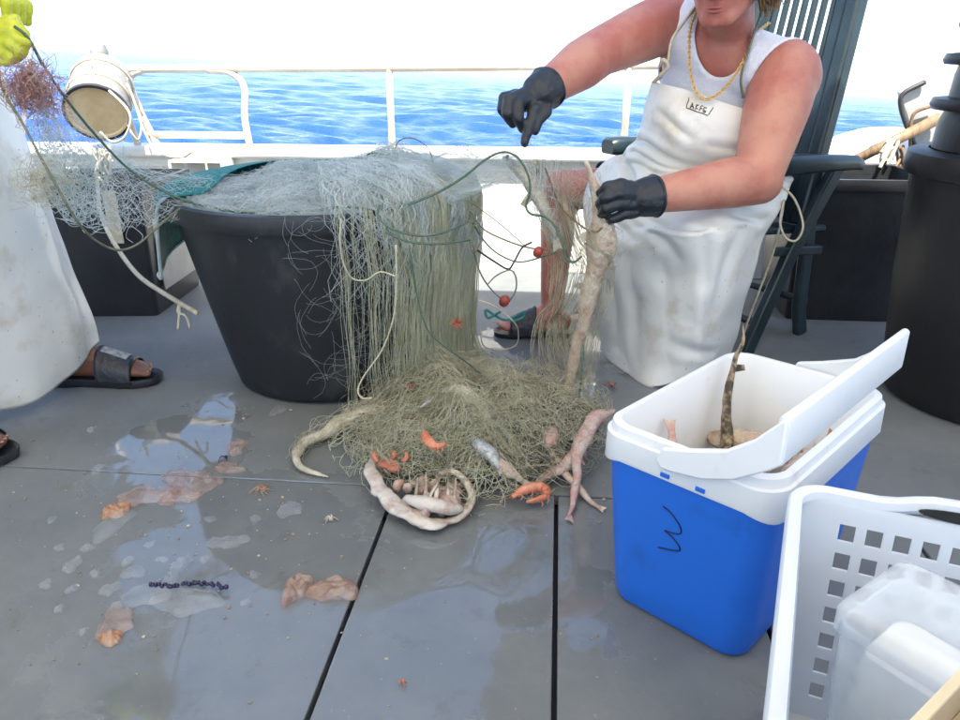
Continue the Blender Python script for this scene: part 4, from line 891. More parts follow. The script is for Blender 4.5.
glove('glove', LW, LE, [V(638, 199, 2.05), V(628, 200, 2.04)], [
    ([V(634, 189, 2.03), V(620, 184, 2.005), V(607, 187, 2.0), V(601, 193, 2.03)], .0165, .0125),
    ([V(632, 196, 2.02), V(618, 193, 1.99), V(605, 198, 1.99), V(600, 204, 2.025)], .0172, .013),
    ([V(632, 205, 2.02), V(618, 204, 1.995), V(606, 209, 1.995), V(602, 214, 2.03)], .0165, .013),
    ([V(636, 212, 2.03), V(624, 214, 2.01), V(613, 219, 2.01), V(608, 222, 2.04)], .015, .0115),
    ([V(645, 192, 2.07), V(630, 186, 2.085), V(615, 190, 2.085), V(604, 196, 2.075)], .017, .0125)], 'glove_black', man)
# sandal of the visible foot
def sandal(a_, d, parent, printed=False, yaw=0., L=.285, wd=.052, thick=.022):
    d = nrm(d); sd = np.array((-d[1], d[0], 0)); heel = np.array((a_[0], a_[1], 0))-d*.075
    outl = [(0, .6), (.02, .78), (.1, .84), (.28, .74), (.5, .84), (.7, 1.0), (.84, .98), (.94, .78), (1., .42)]
    L_ = [heel+d*L*t+sd*wd*w for t, w in outl]; R_ = [heel+d*L*t-sd*wd*w for t, w in outl[::-1]]; ring = L_+R_
    up_ = lambda z, s=1.: [heel+d*L*.5+(p-heel-d*L*.5)*s+np.array((0, 0, z)) for p in ring]
    so = MB().loft([up_(.0005, .95), up_(.004, 1), up_(thick, 1.02), up_(thick+.006, 1.01), up_(thick+.004, .93), up_(thick, .9)], True, True).build('sandal', 'sandal', parent, bevel=0, ang=50)
    prof = []
    for t0, t1, hh in ((.47, .80, .102),):
        S = Surf([[heel+d*L*t+sd*wd*1.03*math.cos(ph)+np.array((0, 0, thick-.004+(hh-.13*(t-.47))*max(0, math.sin(ph))**.75)) for ph in np.linspace(0, math.pi, 9)] for t in np.linspace(t0, t1, 5)], 30)
        st = MB().sheet(S, 30, 14, lambda P, u, v: np.stack([0*u, 0*u, .0018*np.sin(v*30)], -1)).build('strap', 'sandal', parent, solid=.005, ang=180); st.parent = so; st.matrix_parent_inverse = Matrix.Identity(4)
        if printed:
            uu = (.30, .62); pr = MB().sheet(lambda u, v: S(uu[0]+(uu[1]-uu[0])*u, .12+.7*v)+np.stack([0*u, 0*u, .0045+0*u], -1), 12, 8).build('strap_print', 'sandal_print', parent, ang=180); pr.parent = so; pr.matrix_parent_inverse = Matrix.Identity(4)
    return so
sandal(RA, (-.98, -.12, 0), man, thick=.012); sandal(LA, (-.6, -.8, 0), man, thick=.012)

# ------------------------------------------------------------------ the standing person at the left: apron, legs, sandals, yellow glove
p2 = thing('person', 'standing fisher in long white apron, black sandals and yellow gloves', 'person', (-1.6, 1.85, 0))
F1 = np.array((-1.478, 2.06, .10)); F2 = np.array((-1.60, 1.60, .10)); d1 = nrm((.985, .10, 0)); d2 = nrm((.98, -.16, 0))
mb = MB(); K1 = np.array((-1.66, 2.02, .55)); K2 = np.array((-1.72, 1.66, .55)); H1 = np.array((-1.82, 1.96, 1.0)); H2 = np.array((-1.82, 1.72, 1.0))
for f_, k_, h_, d in ((F1, K1, H1, d1), (F2, K2, H2, d2)):
    sd = np.array((-d[1], d[0], 0)); heel = np.array((f_[0], f_[1], .058))-d*.03; bl = np.array((f_[0], f_[1], .050))+d*.175
    mb.cap(h_, .10, k_, .066).cap(k_, .064, f_, .042).cap(heel, .036, bl, .031).cap(f_, .042, bl, .028).cap(heel, .034, f_, .040)
    for i, (o_, l_) in enumerate(((-.032, .055), (-.013, .055), (.004, .050), (.019, .043), (.032, .034))):
        mb.cap(bl+sd*o_, .016 if i else .019, bl+sd*o_*1.1+d*l_+np.array((0, 0, -.008)), .0105 if i else .0135, 8, 3)
CH2 = np.array((-1.82, 1.84, 1.42)); HD2 = np.array((-1.74, 1.84, 1.76))
for t in np.linspace(0, 1, 6): mb.ball(np.array((-1.84, 1.84, 1.0))*(1-t)+CH2*t, (.125, .17+.02*t, .12), 18, 10)
A1 = np.array((-1.74, 2.05, 1.45)); A2 = np.array((-1.74, 1.63, 1.45)); E1 = np.array((-1.60, 2.05, 1.16)); E2 = np.array((-1.62, 1.60, 1.16)); W2 = V(-26, 44, 1.74); W1 = np.array((-1.45, 1.95, 1.16))
for s_, e_, w_ in ((A1, E1, W1), (A2, E2, W2)): mb.ball(s_, .075).cap(s_, .062, e_, .05).cap(e_, .05, w_, .036)
mb.cap(CH2, .08, HD2-np.array((0, 0, .1)), .06).ball(HD2, (.098, .078, .12), 18, 12).cap(HD2+np.array((.09, 0, .0)), .011, HD2+np.array((.105, 0, -.03)), .014, 8).ball(HD2+np.array((.05, 0, -.075)), (.045, .05, .045))
link('body', fuse(mb, .0095, 6, .55), 'skin_brown', p2, ang=180)
for f_, d in ((F1, d1), (F2, d2)): sandal(f_, d, p2, True, L=.325, wd=.058)
for f_, d in ((F1, d1), (F2, d2)):
    sd = np.array((-d[1], d[0], 0)); bl = np.array((f_[0], f_[1], .050))+d*.175
    for i, (o_, l_) in enumerate(((-.032, .055), (-.013, .055), (.004, .050), (.019, .043), (.032, .034))):
        MB().ball(bl+sd*o_*1.1+d*(l_+.004)+np.array((0, 0, .0015)), (.005, .005, .0035), 8, 6).build('toenail', 'nail', p2, ang=180)
mb = MB()
for i in range(7): mb.ball(HD2+np.array((-.02, 0, .045))+np.array((math.cos(i*.9)*.03, math.sin(i*.9)*.03, 0)), (.085, .075, .085), 14, 10)
link('hair', fuse(mb, .01, 4), 'hair_blond', p2, ang=180)
# apron: wraps the front of the legs, hem just above the deck
AP2 = Surf([[V(*p) for p in r] for r in (
    ((-330, -60, 1.42), (-200, -40, 1.50), (-110, -25, 1.64), (-50, -12, 1.80), (-14, 0, 1.98), (-6, 10, 2.16)),
    ((-300, 60, 1.40), (-180, 64, 1.50), (-90, 72, 1.64), (-32, 78, 1.80), (2, 84, 1.98), (10, 92, 2.15)),
    ((-290, 150, 1.40), (-160, 150, 1.50), (-72, 152, 1.64), (-12, 154, 1.80), (26, 156, 1.98), (35, 160, 2.15)),
    ((-280, 240, 1.41), (-140, 232, 1.51), (-55, 228, 1.65), (8, 224, 1.81), (46, 221, 1.98), (57, 222, 2.14)),
    ((-270, 330, 1.42), (-130, 312, 1.52), (-42, 300, 1.66), (22, 290, 1.82), (64, 281, 1.98), (77, 278, 2.13)),
    ((-260, 410, 1.43), (-125, 385, 1.53), (-34, 365, 1.67), (32, 347, 1.83), (78, 325, 1.98), (92, 314, 2.11)),
    ((-255, 478, 1.44), (-122, 446, 1.54), (-30, 420, 1.68), (36, 396, 1.84), (80, 366, 1.98), (97, 341, 2.08)))], 70)
m = MB(); m.sheet(AP2, 80, 90, lambda P, u, v: AP2.normal(u, v)*(.010*np.sin(u*13+3*v)*v+.006*np.sin(u*27-5*v)*np.clip(v-.3, 0, 1))[..., None]+wob(P, 9, 6)*.004+wob(P, 30, 7)*.0012)
ap2 = m.build('apron', 'apron_white', p2, solid=.004, ang=180)
sp = MB(); g = np.random.default_rng(31)
for i in range(60):
    u, v = g.uniform(.4, .97), g.uniform(.2, .98); p = AP2(np.array([u]), np.array([v]))[0]; n_ = AP2.normal(np.array([u]), np.array([v]))[0]; n_ = n_*np.sign(n_[0])
    p = p+AP2.normal(np.array([u]), np.array([v]))[0]*(.010*math.sin(u*13+3*v)*v+.006*math.sin(u*27-5*v)*max(0, v-.3))+wob(p, 9, 6)*.004+wob(p, 30, 7)*.0012+n_*.0018; s = g.uniform(.0007, .0022); sp.ball(p, (s, s, s*g.uniform(.6, 2.5)), 6, 4)
o = stuff(sp.build('dirt_spots', 'apron_spot', p2, ang=180)); o.parent = ap2; o.matrix_parent_inverse = Matrix.Identity(4)
glove('glove', W2, E2, [V(-10, 42, 1.74), V(4, 36, 1.73)], [([V(4, 28, 1.72), V(16, 26, 1.71), V(24, 34, 1.70), V(22, 42, 1.71)], .015, .012), ([V(4, 34, 1.71), V(14, 34, 1.695), V(25, 42, 1.69), V(22, 50, 1.70)], .016, .012), ([V(2, 42, 1.71), V(12, 44, 1.69), V(22, 50, 1.69), V(17, 57, 1.70)], .015, .012), ([V(-2, 50, 1.71), V(8, 52, 1.70), V(14, 58, 1.70), V(6, 62, 1.71)], .014, .011), ([V(-4, 32, 1.74), V(6, 22, 1.74), V(14, 20, 1.73)], .016, .012)], 'glove_yellow', p2)
glove('glove', W1, E1, [W1+np.array((.05, -.02, -.04)), W1+np.array((.08, -.03, -.06))], [([W1+np.array((.08, y, -.06)), W1+np.array((.11, y, -.08)), W1+np.array((.10, y, -.12))], .014, .011) for y in (-.06, -.035, -.01, .015)]+[([W1+np.array((.04, -.05, -.05)), W1+np.array((.07, -.09, -.09))], .015, .012)], 'glove_yellow', p2)
# ------------------------------------------------------------------ the fishing net: heap in the tub, curtain, pile on deck, hanging part, stretched part
net = thing('fishing_net', 'long pale fishing net spilling from the tub onto the deck', 'net', (TC[0]+.35, TC[1]-.25, 0))
g = np.random.default_rng(17)
def heapz(x, y):
    r = np.hypot(x-TC[0], y-TC[1])/TR
    z = TH-.050+.045*np.clip(1-r**2, 0, 1)
    z += .105*np.exp(-(((x-TC[0]-.27)/.15)**2+((y-TC[1]+.02)/.24)**2)); z += .03*np.exp(-(((x-TC[0]+.05)/.2)**2+((y-TC[1]-.2)/.16)**2))
    return z+.010*np.sin(x*23+y*9)+.008*np.sin(y*31-x*12)
n_ = 64; vs = []; fs = []
for i in range(n_+1):
    for k in range(72):
        r = i/n_*(TR-.055); t = 2*math.pi*k/72; x, y = TC[0]+r*math.cos(t), TC[1]+r*math.sin(t); vs.append((x, y, float(heapz(x, y))-.030+g.normal()*.003-.012*(i/n_)**8))
for i in range(n_):
    for k in range(72): fs.append((i*72+k, i*72+(k+1) % 72, (i+1)*72+(k+1) % 72, (i+1)*72+k))
stuff(MB().add(vs, fs).build('packed_net', 'net_mass', net, fixn=False, ang=180))
def lay(S, n, cx, cy, rx, ry, step, zf, jit, seed, inside=None, up=.02):
    """curly threads wandering over a height field"""
    g = np.random.default_rng(seed); a = g.uniform(0, 6.283, S); q = np.sqrt(g.uniform(0, 1, S)); x = cx+rx*q*np.cos(a); y = cy+ry*q*np.sin(a)
    h = g.uniform(0, 6.283, S); dh = g.normal(0, .35, S); P = np.zeros((S, n, 3)); off = g.uniform(0, 1, S)**1.6*up
    for k in range(n):
        P[:, k, 0] = x; P[:, k, 1] = y; P[:, k, 2] = zf(x, y)+off+g.normal(0, jit, S)
        h = h+dh+g.normal(0, .3, S); x = x+np.cos(h)*step; y = y+np.sin(h)*step
        if inside is not None:
            cx_, cy_, rad = inside; d = np.hypot(x-cx_, y-cy_); k_ = np.where(d > rad, rad/d, 1.); x = cx_+(x-cx_)*k_; y = cy_+(y-cy_)*k_
    return P
o = stuff(strands('net_heap', lay(6200, 12, TC[0]+.01, TC[1], TR*.98, TR*.98, .016, heapz, .005, 1, (TC[0], TC[1], TR-.02), .055), .00052, 'net_white', net))
# long slanting threads pulled across the heap toward the curtain
S = 300; P = np.zeros((S, 12, 3)); a0 = g.uniform(R(110), R(260), S); q = g.uniform(.1, .95, S); x0 = TC[0]+TR*q*np.cos(a0); y0 = TC[1]+TR*q*np.sin(a0)
x1 = TC[0]+TR*g.uniform(.45, .95, S)*np.cos(g.uniform(R(-60), R(40), S)); y1 = TC[1]+TR*g.uniform(.3, .9, S)*np.sin(g.uniform(R(-70), R(50), S)); bow = g.normal(0, .05, S)
for k in range(12):
    t = k/11; x = x0+(x1-x0)*t+bow*np.sin(math.pi*t)*.6; y = y0+(y1-y0)*t+bow*np.sin(math.pi*t); P[:, k] = np.stack([x, y, heapz(x, y)+.006+.02*g.uniform(0, 1, S)*math.sin(math.pi*t)], -1)
stuff(strands('drawn_threads', P, .0006, 'net_white', net))
# curtain over the right-front rim
def pol(a, r, z): return (TC[0]+r*math.cos(R(a)), TC[1]+r*math.sin(R(a)), z)
def curt(dr, zt_=.0):
    return Surf([[pol(a, r+dr*k+(.015*math.sin(a*.1) if z < .5 else 0), z+zt_) for a in (-72, -59, -46, -33, -20, -8, 4)] for r, z, k in ((.16, .685, 0), (.30, .685, .3), (.405, .655, .6), (.452, .595, 1), (.458, .48, 1), (.45, .34, 1), (.44, .20, 1), (.445, .10, 1), (.47, .05, 1.2), (.51, .03, 1.4))], 70)
WS_, GS_ = [], []
for L, (dr, cnt) in enumerate(((.0, 330), (.010, 400), (.022, 380), (.034, 220))):
    Sf = curt(dr); ctr = g.beta(2.4, 1.15, 40); u = ctr[g.integers(0, 40, cnt)]+g.normal(0, .014, cnt); u = np.where(g.uniform(0, 1, cnt) < .35, g.beta(2.6, 1.15, cnt), u); t = np.linspace(0, 1, 24)
    v0 = g.uniform(.2, .36, cnt); v1 = np.where(g.uniform(0, 1, cnt) < .8, 1., g.uniform(.5, .95, cnt)); fr_ = g.uniform(3, 11, cnt); ph = g.uniform(0, 6.28, cnt); am = g.uniform(.001, .010, cnt); sl = g.normal(0, .03, cnt)
    Vv = v0[:, None]+(v1-v0)[:, None]*t[None]; U = u[:, None]+sl[:, None]*t[None]+am[:, None]*np.sin(fr_[:, None]*Vv*2+ph[:, None])+g.normal(0, .0015, (cnt, 24))
    Q = Sf(np.clip(U, 0, 1), np.clip(Vv, 0, 1)); Q = Q+wob(Q, 16, 20+L)*.006*np.minimum(1, Vv*2)[..., None]; GS_.append(Q)
    cw_ = 260; u = g.beta(2.0, 1.1, cw_); v0 = g.uniform(0, .2, cw_); v1 = g.uniform(.32, .55, cw_); Vv = v0[:, None]+(v1-v0)[:, None]*np.linspace(0, 1, 12)[None]; U = u[:, None]+g.normal(0, .22, cw_)[:, None]*np.linspace(-1, .3, 12)[None]+.045*np.sin(Vv*30+g.uniform(0, 6, cw_)[:, None])
    Q = Sf(np.clip(U, 0, 1), Vv); WS_.append(Q+wob(Q, 30, 25+L)*.006+np.array((0, 0, .006)))
Q = np.concatenate(GS_); c_i = g.permutation(len(Q)); k_ = int(len(Q)*.55)
stuff(strands('net_curtain', Q[c_i[:k_]], .00062, 'net_green', net)); stuff(strands('net_curtain', Q[c_i[k_:]], .00062, 'net_beige', net)); stuff(strands('net_crest', np.concatenate(WS_), .0006, 'net_white', net))
# sparse loose meshes in front of the tub
Sf = Surf([[pol(a, r, z) for a in (-100, -85, -70, -55, -40)] for r, z in ((.45, .60), (.46, .5), (.44, .38), (.42, .26), (.43, .12), (.5, .03))], 50)
def diamond(Sf, nu, nv, jit, seed, u0=0., u1=1., sub=1, wv=8., wa=.004):
    g = np.random.default_rng(seed); du = (u1-u0)/nu; P = np.zeros((nu, nv, 3)); i = np.arange(nu)
    for j in range(nv):
        U = u0+(i+.5)*du+.5*du*np.where((i+j) % 2 == 0, 1, -1)+g.normal(0, jit*du, nu); Vv = np.full(nu, j/(nv-1))+g.normal(0, jit/nv, nu); P[:, j] = Sf(U, np.clip(Vv, 0, 1))
    P = P+wob(P, wv, seed)*wa+wob(P, wv*4, seed+1)*wa*.5
    return P
nL = 260; u = np.clip(g.beta(2.2, 1., nL), 0, 1); v = g.uniform(0, 1, nL); hh = g.uniform(0, 6.28, nL); dh = g.normal(0, .16, nL); P = np.zeros((nL, 16, 3))
for k in range(16):
    P[:, k] = Sf(np.clip(u, 0, 1), np.clip(v, 0, 1)); hh = hh+dh+g.normal(0, .16, nL); u = u+np.cos(hh)*.022; v = v+np.sin(hh)*.018
P = P[(np.linalg.norm(np.diff(P, axis=1), axis=2).min(1) > .004) & (P[..., 0].min(1) > -.68)]
stuff(strands('loose_mesh', P+wob(P, 15, 44)*.008, .0002, 'net_white', net))
# pile on the deck
PC = np.array((-.19, 1.83))
def pilez(x, y):
    d = np.sqrt(((x-PC[0])/.40)**2+((y-PC[1])/.40)**2); z = .076*np.clip(1-d**2, 0, 1)**.9
    z += .05*np.exp(-(((x+.33)/.12)**2+((y-1.93)/.12)**2))+.035*np.exp(-(((x+.12)/.10)**2+((y-1.68)/.09)**2))+.03*np.exp(-(((x-.06)/.09)**2+((y-1.86)/.11)**2))
    z = z+(.020*np.sin(x*23+1)*np.sin(y*19+.5)+.014*np.sin(x*37+y*13)*np.sin(y*33-x*9))*np.clip(1.1-d, 0, 1)
    return np.maximum(z+.012*np.sin(x*41+y*17)*np.clip(1.2-d, 0, 1)+.010*np.sin(y*53-x*21)*np.clip(1.2-d, 0, 1), .002)
vs = []; fs = []
for i in range(41):
    for k in range(72):
        t = 2*math.pi*k/72; rm = .29*(1+.10*math.sin(3*t+1)+.08*math.sin(5*t)+.06*math.sin(9*t+2)); r = i/40*rm; x, y = PC[0]+r*math.cos(t), PC[1]+r*math.sin(t)*.95
        vs.append((x, y, max(.0015, float(pilez(x, y))-.014+g.normal()*.004) if i < 40 else .0012))
for i in range(40):
    for k in range(72): fs.append((i*72+k, i*72+(k+1) % 72, (i+1)*72+(k+1) % 72, (i+1)*72+k))
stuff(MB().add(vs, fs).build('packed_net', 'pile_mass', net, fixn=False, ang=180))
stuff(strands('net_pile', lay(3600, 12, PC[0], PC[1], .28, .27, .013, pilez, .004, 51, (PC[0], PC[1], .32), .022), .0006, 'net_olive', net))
stuff(strands('net_pile', lay(700, 14, PC[0]-.02, PC[1]+.03, .32, .31, .018, pilez, .005, 52, (PC[0], PC[1], .36), .035), .00055, 'net_beige', net))
stuff(strands('net_pile', lay(500, 14, PC[0]-.05, PC[1]-.12, .22, .18, .016, pilez, .004, 53, (PC[0], PC[1], .40), .04), .0008, 'net_green', net))
stuff(strands('net_over_catch', lay(850, 16, PC[0], PC[1]-.02, .28, .27, .02, pilez, .007, 57, (PC[0], PC[1], .36), .085), .0006, 'net_beige', net))
for sd_, m_n in ((91, 'net_green'), (92, 'net_beige'), (93, 'net_olive')):                # crumpled sheets of diamond mesh lying over the pile
    gg = np.random.default_rng(sd_); ro_ = gg.uniform(0, 3); cx_, cy_ = PC[0]+gg.normal()*.05, PC[1]+gg.normal()*.04; rows_ = []
    for iv in np.linspace(-1, 1, 9):
        rw = []
        for iu in np.linspace(-1, 1, 9):
            a_, b_3 = iu*.27+.03*math.sin(iv*7+sd_), iv*.25+.03*math.sin(iu*6); x_ = cx_+a_*math.cos(ro_)-b_3*math.sin(ro_); y_ = cy_+a_*math.sin(ro_)+b_3*math.cos(ro_)
            d_ = math.hypot(x_-PC[0], y_-PC[1]); k_ = min(1, .33/max(d_, 1e-6)); x_ = PC[0]+(x_-PC[0])*k_; y_ = PC[1]+(y_-PC[1])*k_; rw.append((x_, y_, float(pilez(np.array(x_), np.array(y_)))+.018+.03*gg.uniform()*max(0, 1-(d_/.33)**2)))
        rows_.append(rw)
    Q = diamond(Surf(rows_, 60), 44, 60, .3, sd_, wv=26, wa=.010); Q[..., 2] = np.maximum(Q[..., 2], .002); stuff(strands('crumpled_mesh', Q, .0005, m_n, net))
# hanging net round the held fish
HS = Surf([[V(*p) for p in r] for r in (((522, 150, 2.10), (545, 152, 2.10), (570, 156, 2.08), (592, 172, 2.05), (604, 186, 2.03)),
    ((530, 185, 2.13), (548, 190, 2.14), (565, 196, 2.10), (582, 205, 2.07), (602, 215, 2.03)), ((545, 240, 2.12), (558, 245, 2.15), (572, 248, 2.12), (590, 250, 2.08), (612, 250, 2.03)),
    ((548, 290, 2.10), (560, 295, 2.15), (575, 298, 2.13), (588, 298, 2.09), (608, 295, 2.03)), ((546, 340, 2.08), (558, 345, 2.12), (570, 346, 2.12), (582, 345, 2.08), (597, 340, 2.03)),
    ((545, 385, 2.05), (558, 392, 2.08), (570, 396, 2.07), (580, 395, 2.04), (592, 390, 2.0)), ((520, 420, 1.93), (548, 425, 1.95), (572, 425, 1.95), (588, 420, 1.92), (600, 415, 1.90)))], 70)
stuff(strands('hanging_net', diamond(HS, 20, 46, .5, 61, wv=20, wa=.012), .0006, 'net_beige', net))
S = 110; u = g.uniform(0, 1, S); n = 20; Vv = np.linspace(0, 1, n)[None]*g.uniform(.6, 1, S)[:, None]+g.uniform(0, .15, S)[:, None]; U = u[:, None]+g.normal(0, .1, S)[:, None]*np.linspace(-.5, .5, n)[None]+.03*np.sin(g.uniform(3, 14, S)[:, None]*Vv+g.uniform(0, 6, S)[:, None])
Q = HS(np.clip(U, 0, 1), np.clip(Vv, 0, 1)); stuff(strands('hanging_net', Q+wob(Q, 30, 62)*.026, .0006, 'net_beige', net))
# fine wisps between the two hands
WS = Surf([[V(*p) for p in r] for r in (((515, 148, 2.06), (528, 143, 2.06), (548, 150, 2.08), (575, 160, 2.06), (600, 178, 2.02)), ((520, 175, 2.10), (538, 175, 2.10), (560, 185, 2.12), (580, 195, 2.08), (602, 200, 2.03)), ((528, 215, 2.12), (545, 220, 2.14), (560, 228, 2.14), (578, 232, 2.08), (606, 230, 2.03)))], 50)
W2S = Surf([[V(*p) for p in r] for r in (((400, 158, 2.2), (450, 150, 2.15), (490, 150, 2.1), (520, 146, 2.07)), ((410, 180, 2.1), (455, 172, 2.1), (492, 165, 2.08), (522, 158, 2.07)), ((430, 205, 2.0), (462, 200, 2.04), (495, 190, 2.06), (525, 180, 2.08)))], 40)
stuff(strands('wisps', diamond(W2S, 20, 26, .45, 66, wv=14, wa=.014), .0004, 'net_white', net)); Q = W2S(g.uniform(0, 1, 160)[:, None]*.5+np.linspace(0, .5, 14)[None], g.uniform(0, 1, 160)[:, None]+.1*np.sin(np.linspace(0, 6, 14)[None]+g.uniform(0, 6, 160)[:, None])); stuff(strands('wisps', Q+wob(Q, 18, 68)*.016, .0004, 'net_white', net))
stuff(strands('wisps', diamond(WS, 26, 22, .35, 64, wv=16, wa=.012), .0005, 'net_white', net))
# net stretched from the left person's hands to the tub
LSf = Surf([[V(*p) for p in r] for r in (((18, 62, 1.72), (62, 105, 1.86), (105, 138, 1.98), (150, 165, 2.08), (215, 180, 2.20), (330, 178, 2.3)), ((34, 110, 1.70), (70, 140, 1.82), (110, 162, 1.93), (155, 182, 2.02), (222, 192, 2.13), (335, 188, 2.22)),
    ((44, 160, 1.66), (76, 178, 1.76), (112, 192, 1.86), (155, 205, 1.93), (225, 203, 2.05), (335, 198, 2.12)), ((52, 195, 1.62), (78, 222, 1.70), (112, 240, 1.78), (152, 234, 1.85), (222, 212, 1.97), (330, 208, 2.02)))], 60)
Q = diamond(Surf(LSf.g.transpose(1, 0, 2)[::6, ::6], 60), 16, 46, .35, 71, wv=12, wa=.012); stuff(strands('stretched_net', Q, .0007, 'net_white', net))
Q = diamond(Surf(LSf.g.transpose(1, 0, 2)[::6, ::6], 60), 20, 40, .5, 72, wv=14, wa=.018); stuff(strands('stretched_net', Q, .00055, 'net_white', net))
Q = diamond(Surf(LSf.g.transpose(1, 0, 2)[::6, ::6], 60), 30, 76, .25, 73, wv=9, wa=.010); stuff(strands('stretched_net', Q, .00045, 'net_white', net))
S = 260; u = np.clip(g.beta(1, 2.4, S), 0, 1); v = g.uniform(.35, 1.0, S); n = 18; P = np.zeros((S, n, 3)); c = LSf(u*.6, v); th = g.uniform(0, 6.28, S); rr = g.uniform(.012, .035, S); w_ = g.uniform(-1, 1, S)
for k in range(n): a = th+k/(n-1)*g.uniform(4, 6.3, S)*1.0; P[:, k] = c+np.stack([rr*np.cos(a), rr*.4*np.sin(a*1.3+w_), rr*np.sin(a)], -1)
P = np.array([crom(p[::3], n) for p in P]); stuff(strands('loops', P, .0007, 'net_white', net))
# bunch gathered against the apron and left hand
def clump(name, c, s, n, r, m_, seed, parent=None, steps=12, step=.014):
    g = np.random.default_rng(seed); p = np.array(c)+g.normal(size=(n, 3))*np.array(s); d = g.normal(size=(n, 3)); P = np.zeros((n, steps, 3))
    for k in range(steps):
        P[:, k] = p; d = d*.75+g.normal(size=(n, 3))*.5-(p-np.array(c))*6; p = p+d/np.linalg.norm(d, axis=1, keepdims=True)*step
    return stuff(strands(name, P, r, m_, parent))
clump('gathered_net', V(40, 185, 1.63), (.016, .02, .03), 70, .0006, 'net_beige', 5, net)
wc = clump('seaweed', V(30, 88, 1.68), (.022, .02, .035), 220, .0007, 'weed_pink', 6); tag(wc, 'pink stringy weed caught in the net below the yellow glove', 'seaweed'); del wc['kind']
# lines of the net
def nrope(name, l, r, m_, n=None): return rope(name, VS(l), r, m_, net, n)
nrope('float_line', [(14, 26, 1.68), (28, 38, 1.69), (45, 68, 1.72), (70, 104, 1.78), (100, 140, 1.86), (130, 170, 1.93), (165, 192, 1.95), (205, 206, 1.92), (250, 213, 1.90), (300, 212, 1.90), (345, 207, 1.92), (385, 210, 1.90), (430, 196, 1.95), (462, 178, 2.02), (485, 160, 2.06), (503, 152, 2.06), (518, 158, 2.05), (528, 175, 2.05), (530, 192, 2.05), (526, 206, 2.06), (531, 214, 2.05), (545, 217, 2.04), (556, 228, 2.03), (563, 246, 2.02), (566, 258, 2.02), (574, 262, 2.0), (582, 256, 2.0)], .0034, 'rope_green', 260)
nrope('lead_line', [(-6, 62, 1.66), (4, 92, 1.64), (22, 122, 1.62), (42, 160, 1.60), (58, 188, 1.60), (75, 218, 1.62), (95, 240, 1.68), (118, 250, 1.74), (138, 244, 1.80), (160, 225, 1.86), (180, 208, 1.9)], .003, 'rope_olive', 110)
nrope('cord', [(372, 172, 2.18), (366, 160, 2.2), (372, 153, 2.2), (392, 158, 2.18), (404, 172, 2.14), (420, 186, 2.08)], .0024, 'rope_olive'); nrope('cord', [(394, 158, 2.22), (398, 142, 2.24), (412, 138, 2.24), (428, 148, 2.2), (434, 166, 2.16)], .002, 'rope_olive'); nrope('cord', [(346, 175, 2.2), (348, 160, 2.22), (362, 158, 2.2), (380, 166, 2.15)], .002, 'rope_brown'); nrope('cord', [(318, 192, 2.1), (330, 182, 2.12), (350, 181, 2.1), (372, 190, 2.05)], .002, 'rope_brown')
nrope('cord', [(380, 205, 1.87), (378, 215, 1.85), (390, 228, 1.83), (420, 236, 1.83), (445, 232, 1.88), (468, 222, 1.98)], .0028, 'rope_green'); nrope('cord', [(385, 232, 1.82), (410, 242, 1.82), (440, 244, 1.86), (470, 240, 1.98)], .0026, 'rope_green')
nrope('cord', [(341, 218, 1.83), (340, 240, 1.82), (343, 262, 1.83), (352, 278, 1.84), (366, 280, 1.84), (380, 272, 1.83), (395, 276, 1.81)], .0022, 'rope_cream', 60); nrope('cord', [(396, 245, 1.80), (396, 290, 1.82), (393, 320, 1.83), (382, 350, 1.84), (364, 376, 1.84), (358, 390, 1.83), (362, 398, 1.80), (372, 398, 1.78)], .0024, 'rope_cream', 70)
nrope('cord', [(470, 210, 2.0), (482, 228, 2.05), (505, 240, 2.08), (530, 248, 2.08), (552, 250, 2.06)], .0026, 'rope_olive'); nrope('cord', [(472, 222, 2.0), (485, 242, 2.06), (500, 255, 2.08), (520, 262, 2.08), (545, 256, 2.06), (556, 252, 2.05)], .0026, 'rope_green'); nrope('cord', [(468, 200, 2.02), (500, 224, 2.06), (525, 246, 2.08)], .0014, 'rope_brown')
nrope('cord', [(474, 225, 1.98), (470, 240, 1.98), (474, 252, 1.98), (481, 238, 1.98), (477, 224, 1.98), (470, 222, 1.98)], .0028, 'rope_olive', 50)
nrope('cord', [(472, 245, 2.0), (480, 272, 2.02), (490, 288, 2.04), (502, 300, 2.05), (505, 306, 2.05), (515, 292, 2.06), (516, 278, 2.06), (510, 270, 2.06), (496, 276, 2.05), (488, 284, 2.04)], .0022, 'rope_olive', 80); nrope('cord', [(477, 250, 2.0), (495, 262, 2.05), (508, 269, 2.06), (514, 262, 2.06), (522, 248, 2.07), (532, 242, 2.07)], .003, 'frame_dark', 50); nrope('cord', [(478, 300, 2.05), (490, 304, 2.06), (500, 310, 2.06), (512, 320, 2.08), (518, 330, 2.15), (516, 345, 2.2), (500, 350, 2.2), (484, 346, 2.15), (480, 330, 2.1)], .0022, 'rope_cream', 70)
nrope('cord', [(545, 168, 2.1), (560, 205, 2.1), (580, 225, 2.05), (595, 232, 2.02), (602, 228, 2.0)], .0022, 'rope_brown')
nrope('cord', [(410, 250, 1.80), (416, 290, 1.82), (428, 330, 1.83), (450, 350, 1.84), (470, 365, 1.9), (490, 382, 1.92)], .0022, 'rope_green', 60); nrope('cord', [(584, 345, 2.0), (580, 390, 1.95), (575, 420, 1.90)], .003, 'rope_green')
